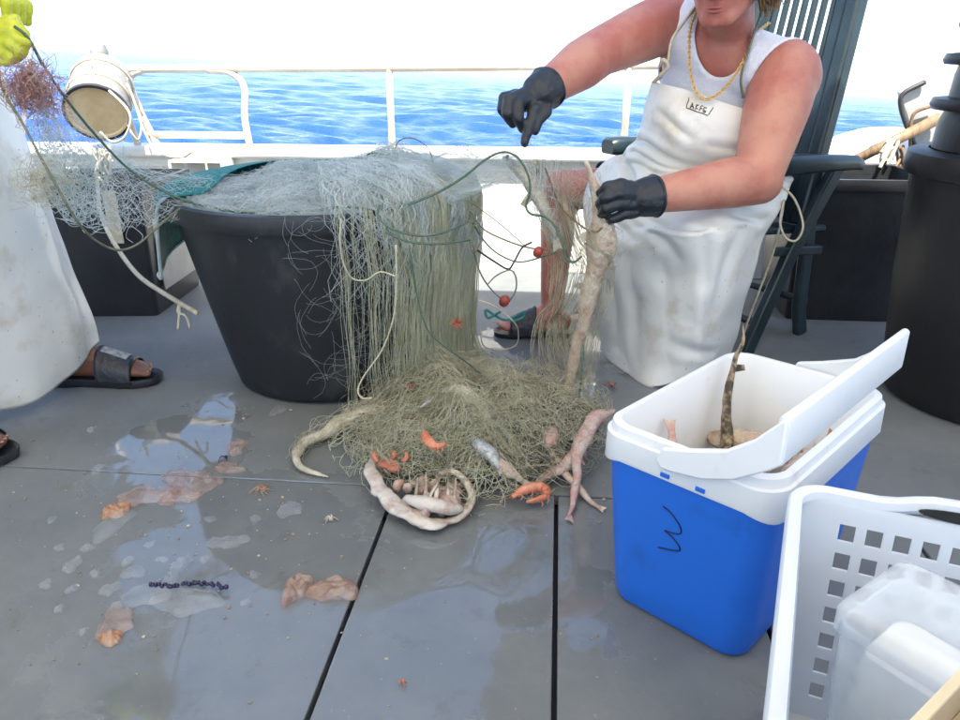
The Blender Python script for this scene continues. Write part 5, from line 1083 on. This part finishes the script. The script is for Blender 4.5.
nrope('cord', [(527, 428, 1.82), (538, 424, 1.82), (545, 440, 1.80), (536, 455, 1.76), (535, 472, 1.73), (548, 455, 1.76), (560, 440, 1.80), (572, 424, 1.84), (560, 416, 1.88), (540, 420, 1.86), (528, 424, 1.84), (540, 415, 1.88), (575, 420, 1.86), (576, 434, 1.82), (566, 444, 1.80)], .003, 'rope_green', 140)
nrope('cord', [(470, 470, 1.62), (475, 485, 1.58), (488, 500, 1.55), (502, 502, 1.545), (512, 498, 1.55)], .0032, 'rope_brown'); nrope('cord', [(388, 400, 1.86), (372, 402, 1.88), (360, 396, 1.86)], .0022, 'rope_cream')
for p, r in (((504.5, 301, 2.04), .0145), ((538, 252, 2.05), .013), ((413, 425, 1.72), .016), ((466, 450, 1.66), .017), ((410, 388, 1.86), .011)):
    c = V(*p); fo = MB().lathe([(0.0015, -r*1.15), (r*.7, -r*1.0), (r, -r*.45), (r, r*.45), (r*.7, r*1.0), (.0015, r*1.15)], c, 16, axis=nrm((.4, -.3, .8))).build('float', 'float_red', net, ang=180)
nrope('cord', [(500, 312, 2.06), (488, 318, 2.08), (486, 310, 2.1), (496, 316, 2.1), (505, 320, 2.1), (515, 316, 2.12), (524, 312, 2.12), (522, 318, 2.12), (510, 322, 2.1)], .004, 'rope_teal', 60)
# knots of weed on the curtain
m = MB(); c = V(457, 323, 1.79)
for k in range(5): a = R(90+72*k+10); m.tube([c, c+np.array((math.cos(a)*.012, -.003, math.sin(a)*.012)), c+np.array((math.cos(a+.2)*.022, -.006, math.sin(a+.2)*.022))], [.0035, .0028, .0008], 6)
tag(m.build('brittle_star', 'starfish', ang=180), 'tiny red brittle star clinging to the net curtain', 'starfish')

# teal mesh cloth over the tub's left rim
tl = thing('mesh_cloth', 'teal mesh cloth with white hem draped over the tub rim', 'cloth', pol(170, TR, 0))
TSf = Surf([[pol(a, r, z) for a, r, z in row] for row in (
    ((62, .40, .606), (90, .40, .618), (120, .36, .635), (150, .30, .638), (185, .27, .635), (212, .30, .622), (226, .36, .610)),
    ((62, .425, .606), (90, .425, .618), (120, .42, .626), (150, .41, .626), (180, .41, .622), (205, .415, .612), (222, .42, .604)),
    ((62, .45, .598), (90, .452, .604), (120, .455, .604), (150, .462, .60), (178, .468, .596), (203, .466, .590), (217, .462, .586)),
    ((62, .458, .56), (90, .46, .55), (120, .466, .545), (150, .476, .53), (176, .480, .51), (200, .478, .50), (212, .474, .50)),
    ((62, .455, .53), (90, .46, .51), (120, .47, .49), (150, .480, .45), (174, .487, .41), (197, .488, .37), (206, .487, .35)))], 60)
tw = lambda P, u, v: TSf.normal(u, v)*(.006*np.sin(u*34+4*v)*np.clip(v-.3, 0, 1))[..., None]
tb_ = MB().sheet(TSf, 90, 40, tw).build('cloth', 'teal_mesh', tl, solid=.002, ang=180)
u = np.linspace(.55, 1, 40); P1 = TSf(u, np.ones(40))+tw(None, u, np.ones(40)); v = np.linspace(1, .4, 24); P2 = TSf(np.ones(24), v)+tw(None, np.ones(24), v)
MB().tube(np.vstack([P1, P2[1:]]), .0065, 6, flat=.6).build('white_hem', 'net_white', tl, ang=180)
# ------------------------------------------------------------------ fish
def fish(name, label, pts, radii, m_, cat='fish', flat=.8, tail=None, eye=False, group=None, fins=(), n=26, ref=(0, 0, 1)):
    P = crom(np.array(pts), n); rr = np.clip(np.interp(np.linspace(0, 1, n), np.linspace(0, 1, len(radii)), radii), .0008, 1)
    o = thing(name, label, cat, (P[:, 0].mean(), P[:, 1].mean(), max(0, P[:, 2].min()-max(radii))), group)
    mb = MB().tube(P, rr, 12, flat=flat, ref=ref); v = np.array(mb.v); v = v+wob(v, 30, 2)*.0036*min(1, max(radii)/.02)+wob(v, 105, 3)*.0007; v[:, 2] = np.maximum(v[:, 2], .001); mb.v = [tuple(x) for x in v]
    mb.build('body', m_, o, ang=180)
    if tail:
        d = nrm(P[-1]-P[-3]); s = nrm(np.cross(d, (.2, -.8, .5))); L_ = tail
        tp = [P[-1]-d*.006+s*rr[-1], P[-1]+d*L_+s*L_*.62, P[-1]+d*L_*.72, P[-1]+d*L_-s*L_*.62, P[-1]-d*.006-s*rr[-1]]
        for t_ in tp: t_[2] = max(t_[2], .003)
        MB().add(tp, [(0, 1, 2), (0, 2, 4), (2, 3, 4)]).build('tail_fin', m_, o, solid=.0016, smooth=False)
    for t, L_, ang_ in fins:
        i = int(t*(n-1)); d = nrm(P[min(i+1, n-1)]-P[max(i-1, 0)]); s = nrm(np.cross(d, (.2, -.8, .5))); s = s*math.cos(ang_)+np.cross(d, s)*math.sin(ang_)
        tp = [P[i]+s*rr[i]*.7, P[i]+s*(rr[i]+L_)+d*L_*.5, P[i]+s*(rr[i]+L_*.7)+d*L_*1.1, P[i]+d*L_*.9+s*rr[i]*.6]
        for t_ in tp: t_[2] = max(t_[2], .003)
        MB().add(tp, [(0, 1, 2, 3)]).build('fin', m_, o, solid=.0016, smooth=False)
    if eye:
        i = 2; MB().ball(P[i]+np.array((.0, -rr[i]*.7, rr[i]*.55)), rr[i]*.28, 10, 8).build('eye', 'purple_bead', o, ang=180)
    return o
def sleeve(pts, radii, nth, turns, m_, r=.00055, jit=.006, seed=0, grow=1.15):
    """mesh clinging round a fish: two families of helical threads"""
    g = np.random.default_rng(seed); n = 60; P = crom(np.array(pts), n); rr = np.interp(np.linspace(0, 1, n), np.linspace(0, 1, len(radii)), radii)*grow+.004; T = np.gradient(P, axis=0); T /= np.linalg.norm(T, axis=1, keepdims=True)
    a = np.cross(T, (.2, .3, .93)); a /= np.linalg.norm(a, axis=1, keepdims=True); b = np.cross(T, a); out_ = []
    for s in (-1, 1):
        for i in range(nth):
            th = 6.283*i/nth+s*np.linspace(0, turns*6.283, n)+g.normal(0, .3); q = P+(a*np.cos(th)[:, None]+b*np.sin(th)[:, None])*(rr*(1+g.normal(0, .12)))[:, None]; out_.append(q+wob(q, 40, seed+i)*jit)
    Q = np.array(out_); Q[..., 2] = np.maximum(Q[..., 2], .0015); return stuff(strands('clinging_mesh', Q, r, m_, net))
def GZ(l): return np.array([G(x, y, z) for x, y, z in l])
lf = VS([(586, 160, 2.05), (592, 178, 2.05), (599, 200, 2.045), (602, 225, 2.045), (600, 250, 2.05), (594, 275, 2.055), (586, 310, 2.06), (578, 345, 2.065), (569, 385, 2.05), (562, 408, 2.0)]); lr = [.006, .012, .017, .034, .044, .026, .024, .018, .013, .006]
fish('long_fish', 'long pale fish hanging in the net, gripped by the left glove', lf, lr, 'fish_pale', flat=.75, tail=.03, fins=((.36, .03, 0), (.5, .022, 3.1), (.7, .016, 0)), n=48); sleeve(lf[2:], lr[2:], 9, 2.2, 'net_beige', seed=1)
hf = VS([(503, 157, 2.13), (515, 165, 2.12), (530, 181, 2.12), (541, 199, 2.12), (549, 218, 2.13), (556, 240, 2.13)]); hr = [.010, .032, .040, .034, .022, .007]
fish('hanging_fish', 'cream fish dangling below the pointing glove', hf, hr, 'fish_cream', flat=.62, tail=.035, fins=((.5, .025, 0), (.3, .02, 3.)), eye=True); sleeve(hf, hr, 8, 1.4, 'net_white', seed=12)
cf_ = GZ([(402, 405, .075), (375, 412, .055), (350, 420, .035), (325, 432, .026), (304, 442, .020), (296, 456, .014), (300, 466, .010), (314, 473, .006), (326, 478, .003)]); cr_ = [.020, .029, .027, .021, .015, .012, .008, .005, .0012]
fish('curved_fish', 'pale eel-like fish with curled tail beside the tub', cf_, cr_, 'fish_cream', flat=.85, fins=((.45, .012, 1.5), (.25, .014, .4)), n=40); sleeve(cf_[:6], cr_[:6], 10, 1.6, 'net_beige', seed=30, jit=.009)
# hollow ray-like fish carcass: pale belly rim, ribs and jaw
cc = thing('fish_carcass', 'hollow whitish fish carcass with ribs lying belly-up at the pile', 'fish', G(425, 505, 0))
mbr = MB().tube(crom(GZ([(374, 452, .05), (371, 470, .046), (378, 487, .038), (392, 502, .030), (408, 514, .024), (424, 522, .020), (434, 525, .016), (446, 522, .012)]), 48), np.interp(np.linspace(0, 1, 48), [0, .12, .3, .5, .7, .85, 1], [.004, .014, .019, .024, .020, .018, .006]), 16, flat=.45)
v = np.array(mbr.v); v = v+wob(v, 60, 77)*.0035+wob(v, 150, 78)*.0012; v[:, 2] = np.maximum(v[:, 2], .002); mbr.v = [tuple(x) for x in v]; mbr.build('belly_rim', 'fish_white', cc, ang=180)
MB().tube(crom(GZ([(446, 522, .012), (458, 518, .014), (468, 508, .02), (472, 495, .03), (466, 482, .045), (454, 472, .055), (440, 474, .06)]), 34), np.interp(np.linspace(0, 1, 34), [0, .4, 1], [.010, .011, .006]), 8, flat=.7).build('jaw', 'bone', cc, ang=180)
MB().tube(crom(GZ([(406, 498, .045), (420, 502, .05), (438, 506, .045), (452, 509, .036), (462, 508, .03)]), 24), np.interp(np.linspace(0, 1, 24), [0, .3, .7, 1], [.010, .020, .018, .008]), 10, flat=.75).build('palate', 'fish_white', cc, ang=180)
g = np.random.default_rng(81)
for i in range(6):
    x = 418+i*8+g.normal()*2; sl_ = g.uniform(-6, 6); MB().tube(crom(GZ([(x+2+sl_, 474+g.uniform(-4, 4), .050), (x+sl_*.5, 483, .062-.002*i+g.normal()*.004), (x-3, 493, .05), (x-6-sl_*.4, 503+g.uniform(-3, 3), .036)]), 14), np.linspace(.002, g.uniform(.004, .007), 14), 7, flat=.6).build('rib_bone', 'bone', cc, ang=180)
mb = MB(); g = np.random.default_rng(8)
for i in range(40): mb.ball(G(396+g.uniform(0, 62), 482+g.uniform(0, 32), .018+g.uniform(0, .022)), g.uniform(.008, .02, 3), 8, 6)
link('gills', fuse(mb, .004, 2), 'gut', cc, ang=180)
fish('small_fish', 'small silver fish caught at the top of the pile', GZ([(420, 408, .115), (428, 402, .12), (437, 396, .12)]), [.004, .010, .004], 'fish_silver', tail=.012, n=12)
fish('grey_fish', 'blue-grey fish half buried in the middle of the pile', GZ([(468, 432, .10), (480, 442, .095), (492, 455, .09), (500, 467, .075)]), [.006, .020, .020, .008], 'fish_silver', flat=.7, fins=((.4, .016, 0), (.45, .014, 2.)), eye=True, tail=.02)
fish('draped_fish', 'greenish thin fish under net sloping across the pile', GZ([(440, 392, .12), (462, 393, .13), (478, 404, .12), (488, 424, .11), (502, 440, .095), (517, 456, .07)]), [.012, .022, .022, .015, .010, .003], 'fish_cream', flat=.7, fins=((.4, .018, 0),))
sleeve(GZ([(440, 392, .12), (462, 393, .13), (478, 404, .12), (488, 424, .11), (502, 440, .095), (517, 456, .07)]), [.018, .030, .028, .018, .012, .004], 9, 1.5, 'net_green', seed=50, jit=.008)
fish('brown_fish', 'tan fish curved at the near edge of the pile', GZ([(486, 452, .09), (500, 464, .075), (512, 472, .06), (524, 482, .04)]), [.008, .018, .017, .005], 'fish_pale', flat=.7, tail=.018, fins=((.5, .014, .3),))
fish('pink_fish', 'slender pink fish with straight tail pointing toward the camera', GZ([(612, 408, .10), (598, 418, .095), (586, 432, .085), (580, 448, .07), (577, 466, .05), (574, 486, .03), (572, 504, .014), (570, 516, .008)]), [.008, .021, .024, .016, .012, .009, .006, .003], 'fish_pink', flat=.7, tail=.02, fins=((.3, .032, 1.), (.33, .03, 2.4), (.5, .014, 2.6)), n=36, eye=True)
fish('pink_fish', 'short pink fish crossing under the slender one', GZ([(583, 446, .06), (570, 460, .05), (556, 470, .035), (545, 478, .02), (536, 484, .012)]), [.011, .015, .017, .013, .008], 'fish_pink', flat=.7, tail=.018)
fish('pink_fish', 'blunt pink fish looped by the green cord', GZ([(556, 426, .085), (549, 438, .08), (545, 448, .065)]), [.010, .022, .010], 'fish_pink', flat=.7, n=14, fins=((.5, .016, .6),), eye=True)
fish('thin_fish', 'thin tan fish lying beyond the slender pink one', GZ([(548, 450, .05), (560, 468, .035), (575, 484, .02), (588, 500, .010), (600, 508, .006)]), [.012, .012, .010, .007, .004], 'fish_pale', flat=.8, tail=.014)
def shrimp(name, label, pts, r, m_='shrimp'):
    P = crom(np.array(pts), 30); o = thing(name, label, 'prawn', (P[:, 0].mean(), P[:, 1].mean(), max(0, P[:, 2].min()-r))); t = np.linspace(0, 1, 30)
    MB().tube(P, r*np.interp(t, [0, .15, .4, .9, 1], [.4, .9, 1, .55, .25])*(1+.12*np.cos(t*60)), 10, flat=.85).build('body', m_, o, ang=180)
    m = MB()
    for k in range(6):
        i = 4+k*4; m.tube([P[i], P[i]+np.array((r*.5, -r*1.0, -r*.5)), P[i]+np.array((r*.2, -r*1.9, -r*.4))], [.0022, .0016, .0006], 5)
    v = np.array(m.v); v[:, 2] = np.maximum(v[:, 2], .001); m.v = [tuple(x) for x in v]; m.build('legs', m_, o, ang=180)
    d = nrm(P[0]-P[2]); MB().tube([P[0], P[0]+d*.03+np.array((0, 0, .01)), P[0]+d*.06+np.array((.01, 0, .004))], [.001, .0008, .0004], 5).build('feeler', m_, o, ang=180)
    return o
shrimp('prawn', 'orange-red curved prawn in front of the pile', GZ([(512, 497, .034), (524, 490, .042), (540, 487, .044), (547, 492, .036), (542, 498, .024), (526, 502, .020)]), .0135)
shrimp('prawn', 'coral prawn lying beside the red float in the pile', GZ([(424, 432, .125), (428, 441, .122), (436, 446, .118), (446, 444, .115)]), .0125)
# orange crab shell piece
cr = thing('crab', 'orange crab shell with raised claws on the carcass', 'crab', G(390, 465, 0))
mb = MB().ball(G(388, 464, .062), (.026, .018, .010), 14, 8).ball(G(394, 468, .062), (.018, .016, .010), 12, 8); link('shell', fuse(mb, .003, 2), 'crab', cr, ang=180)
for pts in ([(378, 462, .066), (374, 456, .074), (375, 451, .08)], [(402, 462, .066), (407, 457, .075), (405, 452, .085)], [(392, 460, .07), (394, 455, .08), (391, 452, .085)]):
    MB().tube(crom(GZ(pts), 12), np.interp(np.linspace(0, 1, 12), [0, .5, 1], [.005, .008, .003]), 8).build('claw', 'crab', cr, ang=180)
# catch in the cool box
fish('tail_fish', 'long spotted brown tail sticking up out of the cool box', [cw(-.05, .05, .12), cw(-.08, .09, .22), cw(-.112, .13, .30), cw(-.118, .155, .355), cw(-.108, .165, .41), cw(-.113, .17, .455)], [.020, .016, .012, .009, .005, .0015], 'fish_brown', flat=.8, fins=((.62, .018, 0), (.2, .016, 1.2)), n=36, ref=(1, 0, .2))
fish('red_fish', 'reddish fish tail lying against the left wall of the cool box', [cw(-.05, -.12, .23), cw(-.085, -.10, .27), cw(-.118, -.07, .305)], [.016, .012, .007], 'fish_pink', flat=.6, tail=.02, n=14)
for i, (a, b, z, ln, an, rd, lab) in enumerate(((.06, -.14, .185, .20, .3, .034, 'pale fish with open gills at the near end of the cool box'), (.0, -.03, .16, .24, 1.2, .036, 'pale fish under the spotted tail in the cool box'), (.09, .03, .165, .22, 1.7, .033, 'pale fish along the right wall of the cool box'), (-.05, .13, .15, .2, .2, .033, 'pale fish at the far end of the cool box'), (.02, -.10, .12, .24, 1.9, .036, 'pinkish fish low in the cool box'), (.03, .10, .125, .24, .9, .036, 'pinkish fish below the spotted tail in the cool box'))):
    da, db = math.cos(an), math.sin(an); a = np.clip(a, -.08, .10)
    q_ = [cw(np.clip(a+da*ln*t, -.105, .105), np.clip(b+db*ln*t, -.18, .18), z+.075+.012*math.sin(t*5)) for t in np.linspace(-.5, .5, 5)]
    fish('cooled_fish', lab, q_, [rd*.5, rd, rd*.95, rd*.6, rd*.2], ('fish_pale', 'fish_pink', 'fish_white')[i % 3], flat=.75, tail=.03, fins=((.35, .025, .5),))
mb = MB(); g = np.random.default_rng(3)
fish('fin_tip', 'small red fin tip poking up by the right wall of the cool box', [cw(.105, .06, .26), cw(.112, .07, .29), cw(.118, .078, .32)], [.010, .008, .004], 'shrimp', n=12, tail=.014)
mb = MB()
for i in range(40): mb.ball(cw(g.uniform(-.10, .10), g.uniform(-.18, .18), .15+g.uniform(-.08, .03)), g.uniform(.02, .04, 3), 8, 6)
tag(link('fish_offal', fuse(mb, .008, 2), 'fish_pale', ang=180), 'mass of pale fish filling the bottom of the cool box', 'fish')['kind'] = 'stuff'

# ------------------------------------------------------------------ jelly scraps and litter on the wet deck
def blob(name, label, cat, px, py, wx, wy, h, m_, seed, rot=0., sub=None, group=None):
    c = G(px, py, 0); sx = np.linalg.norm(G(px+wx, py)-c); sy = np.linalg.norm(G(px, py-wy)-c); g = np.random.default_rng(seed)
    mb = MB(); nr, na = 14, 40; vv = [(0, 0, 1)]+[(i/nr*math.cos(6.2832*q_/na), i/nr*math.sin(6.2832*q_/na), math.sqrt(max(0, 1-(i/nr)**2))) for i in range(1, nr+1) for q_ in range(na)]
    mb.add(vv, [(0, 1+q_, 1+(q_+1) % na) for q_ in range(na)]+[(1+(i-1)*na+q_, 1+i*na+q_, 1+i*na+(q_+1) % na, 1+(i-1)*na+(q_+1) % na) for i in range(1, nr) for q_ in range(na)]); v = np.array(mb.v); a = np.arctan2(v[:, 1], v[:, 0]); ph = g.uniform(0, 6.28, 6)
    k = 1+.16*np.sin(2*a+ph[0])+.12*np.sin(3*a+ph[1])+.08*np.sin(5*a+ph[2])+.05*np.sin(9*a+ph[3]); v[:, 0] *= k; v[:, 1] *= k
    v = v*np.array((sx, sy, 1)); h = h*1.5; v[:, 2] = np.where(v[:, 2] > 0, v[:, 2]*h, v[:, 2]*.0); v[:, 2] += np.where(v[:, 2] > 0, (wob(v*np.array((1, 1, 0)), 110, seed)[:, 2]*.22+wob(v*np.array((1, 1, 0)), 260, seed+1)[:, 2]*.16)*h*np.clip(v[:, 2]/h*2, 0, 1), 0)
    v[:, 2] = np.maximum(v[:, 2], 0)+.0012; M = rotz(rot); v = v@M.T; v[:, :2] += c[:2]; mb.v = [tuple(x) for x in v]; o = mb.build(name, m_, fixn=False, ang=180)
    return tag(o, label, cat, group)
gj = 'jelly scraps on the wet deck'
blob('jelly_scrap', 'pink jelly slab across the deck seam', 'jellyfish', 192, 483, 30, 11, .009, 'jelly_pink', 1)
blob('jelly_scrap', 'wide pink jelly lump joining the orange piece', 'jellyfish', 147, 497, 27, 9, .010, 'jelly_pink', 2, .25)
blob('jelly_scrap', 'lower pink jelly lump below the seam slab', 'jellyfish', 180, 497, 19, 8, .009, 'jelly_pink', 3)
blob('jelly_scrap', 'bright orange jelly knob at the end of the pink lumps', 'jellyfish', 118, 512, 12, 7, .012, 'jelly_orange', 4)
blob('jelly_scrap', 'bubbly clear jelly below the orange knob', 'jellyfish', 112, 526, 15, 13, .007, 'jelly_clear', 5)
blob('jelly_scrap', 'small pink jelly strip beyond the seam', 'jellyfish', 229, 469, 15, 5, .007, 'jelly_pink', 6)
blob('jelly_scrap', 'greyish pink jelly lump with a pale tail', 'jellyfish', 237, 449, 10, 6, .010, 'jelly_pink', 7)
blob('jelly_scrap', 'long clear jelly tongue lying on the blue reflection', 'jellyfish', 228, 543, 19, 6, .008, 'jelly_clear', 8, .35)
blob('jelly_scrap', 'clear oval jelly near the deck seam', 'jellyfish', 290, 511, 13, 6, .009, 'jelly_clear', 9)
blob('jelly_scrap', 'rounded tan half of the split jelly lump', 'jellyfish', 298, 591, 13, 13, .016, 'jelly_tan', 10)
blob('jelly_scrap', 'long tan half of the split jelly lump by the panel seam', 'jellyfish', 335, 592, 23, 11, .013, 'jelly_tan', 11)
blob('jelly_scrap', 'clear jelly bell under the dark beaded string', 'jellyfish', 184, 601, 34, 14, .009, 'jelly_clear', 12, -.1)
blob('jelly_scrap', 'glassy jelly fin standing above the beaded string', 'jellyfish', 177, 573, 8, 14, .012, 'jelly_clear', 13)
blob('jelly_scrap', 'ragged pinkish jelly piece with orange end', 'jellyfish', 116, 624, 19, 14, .008, 'jelly_pink', 14, .4)
blob('jelly_scrap', 'orange end lying on the ragged pinkish jelly', 'jellyfish', 110, 640, 14, 5, .011, 'jelly_orange', 15)
blob('jelly_scrap', 'clear film trailing left of the beaded string', 'jellyfish', 146, 596, 24, 10, .004, 'jelly_clear', 16, .5)
blob('jelly_scrap', 'clear jelly drop beside the tub foot', 'jellyfish', 278, 411, 8, 4, .005, 'jelly_clear', 17)
for i, (x, y, a, b) in enumerate(((72, 566, 9, 6), (110, 590, 9, 6), (134, 573, 14, 5), (128, 562, 6, 4), (72, 590, 5, 4), (46, 585, 7, 4), (88, 549, 7, 3), (98, 470, 6, 4), (92, 430, 4, 3), (118, 606, 6, 5), (84, 632, 5, 3), (246, 603, 5, 3), (60, 548, 6, 3), (150, 545, 5, 3), (162, 560, 6, 3), (205, 560, 5, 3), (255, 575, 6, 3), (60, 610, 6, 3), (210, 520, 6, 3), (52, 520, 5, 3), (255, 520, 5, 3), (95, 575, 5, 3))):
    blob('jelly_drop', 'tiny clear jelly drop scattered among the deck litter', 'jellyfish', x, y, a, b, .005, 'jelly_clear', 40+i, group=gj)
bs = thing('beaded_string', 'dark purple beaded tentacle lying across the clear jelly', 'tentacle', G(188, 584, 0))
g = np.random.default_rng(6)
for i in range(26):
    t = i/25; 
    if .36 < t < .44: continue
    MB().ball(G(150+76*t+g.normal()*.6, 583+3.5*t+2*math.sin(t*7)+g.normal()*.8, .012), g.uniform(.0032, .0055, 3), 8, 6).build('bead', 'purple_bead', bs, ang=180)
def legs(name, label, cat, px, py, n, ln, m_, seed, r=.0016, core=.006):
    g = np.random.default_rng(seed); c = G(px, py, .006); m = MB().ball(c, (core, core*.8, .005), 8, 6)
    for i in range(n):
        a = g.uniform(0, 6.28); L_ = ln*g.uniform(.5, 1.1); m.tube(crom([c, c+np.array((math.cos(a)*L_*.5, math.sin(a)*L_*.5, .006)), c+np.array((math.cos(a+.4)*L_, math.sin(a+.4)*L_, -.0035))], 8), np.linspace(r, r*.4, 8), 5)
    return tag(m.build(name, m_, ang=180), label, cat)
legs('crab_tangle', 'tangle of thin orange crab legs on the deck seam', 'crab', 263, 490, 14, .03, 'jelly_orange', 1, .0014, .004); legs('tiny_crab', 'tiny cream crab on the grey panel near the carcass', 'crab', 331, 519, 9, .018, 'bone', 2); legs('bristle_scrap', 'brown bristly scrap behind the slender pink fish', 'scrap', 612, 385, 9, .03, 'crab', 3, .0016)
legs('small_shell', 'little pale crumb near the middle panel seam', 'scrap', 402, 682, 5, .010, 'shrimp', 4, .0012, .002)
# countless crumbs and drops
g = np.random.default_rng(23); mb = MB()
for i in range(420):
    if i < 300: x, y = g.normal(-.75, .35), g.normal(1.35, .3)
    else: x, y = g.uniform(-1.3, .25), g.uniform(.85, 2.4)
    s = g.uniform(.0009, .003)*(1 if g.uniform() < .85 else 1.8)
    if math.hypot(x-TC[0], y-TC[1]) < TB+.03: continue
    mb.ball((x, y, .0006), (s, s*g.uniform(.4, 1.3), s*.45), 7, 4, rotz(g.uniform(0, 3)))
tag(stuff(mb.build('deck_crumbs', 'debris', fixn=False, ang=180)), 'scattered crumbs and scales on the grey deck', 'debris')
o = legs('dark_twig', 'short dark twig beside the grey pink jelly', 'scrap', 226, 457, 2, .025, 'purple_bead', 7, .002, .004)
# ------------------------------------------------------------------ put each one-mesh thing's origin at its own base
for o in list(COL.objects):
    if o.parent is None and o.type == 'MESH' and o.get('kind') != 'structure':
        n = len(o.data.vertices); P = np.empty(n*3, dtype=np.float32); o.data.vertices.foreach_get('co', P); P = P.reshape(-1, 3)
        c = np.array([(P[:, 0].min()+P[:, 0].max())/2, (P[:, 1].min()+P[:, 1].max())/2, P[:, 2].min()])
        o.data.transform(Matrix.Translation(Vector(-c))); o.location = Vector(c)
        for ch_ in o.children: ch_.matrix_parent_inverse = Matrix.Translation(Vector(-c))
scene.render.engine = 'CYCLES'
scene.cycles.max_bounces = 10; scene.cycles.transparent_max_bounces = 24; scene.cycles.caustics_refractive = False; scene.cycles.caustics_reflective = False
scene.cycles.use_denoising = True
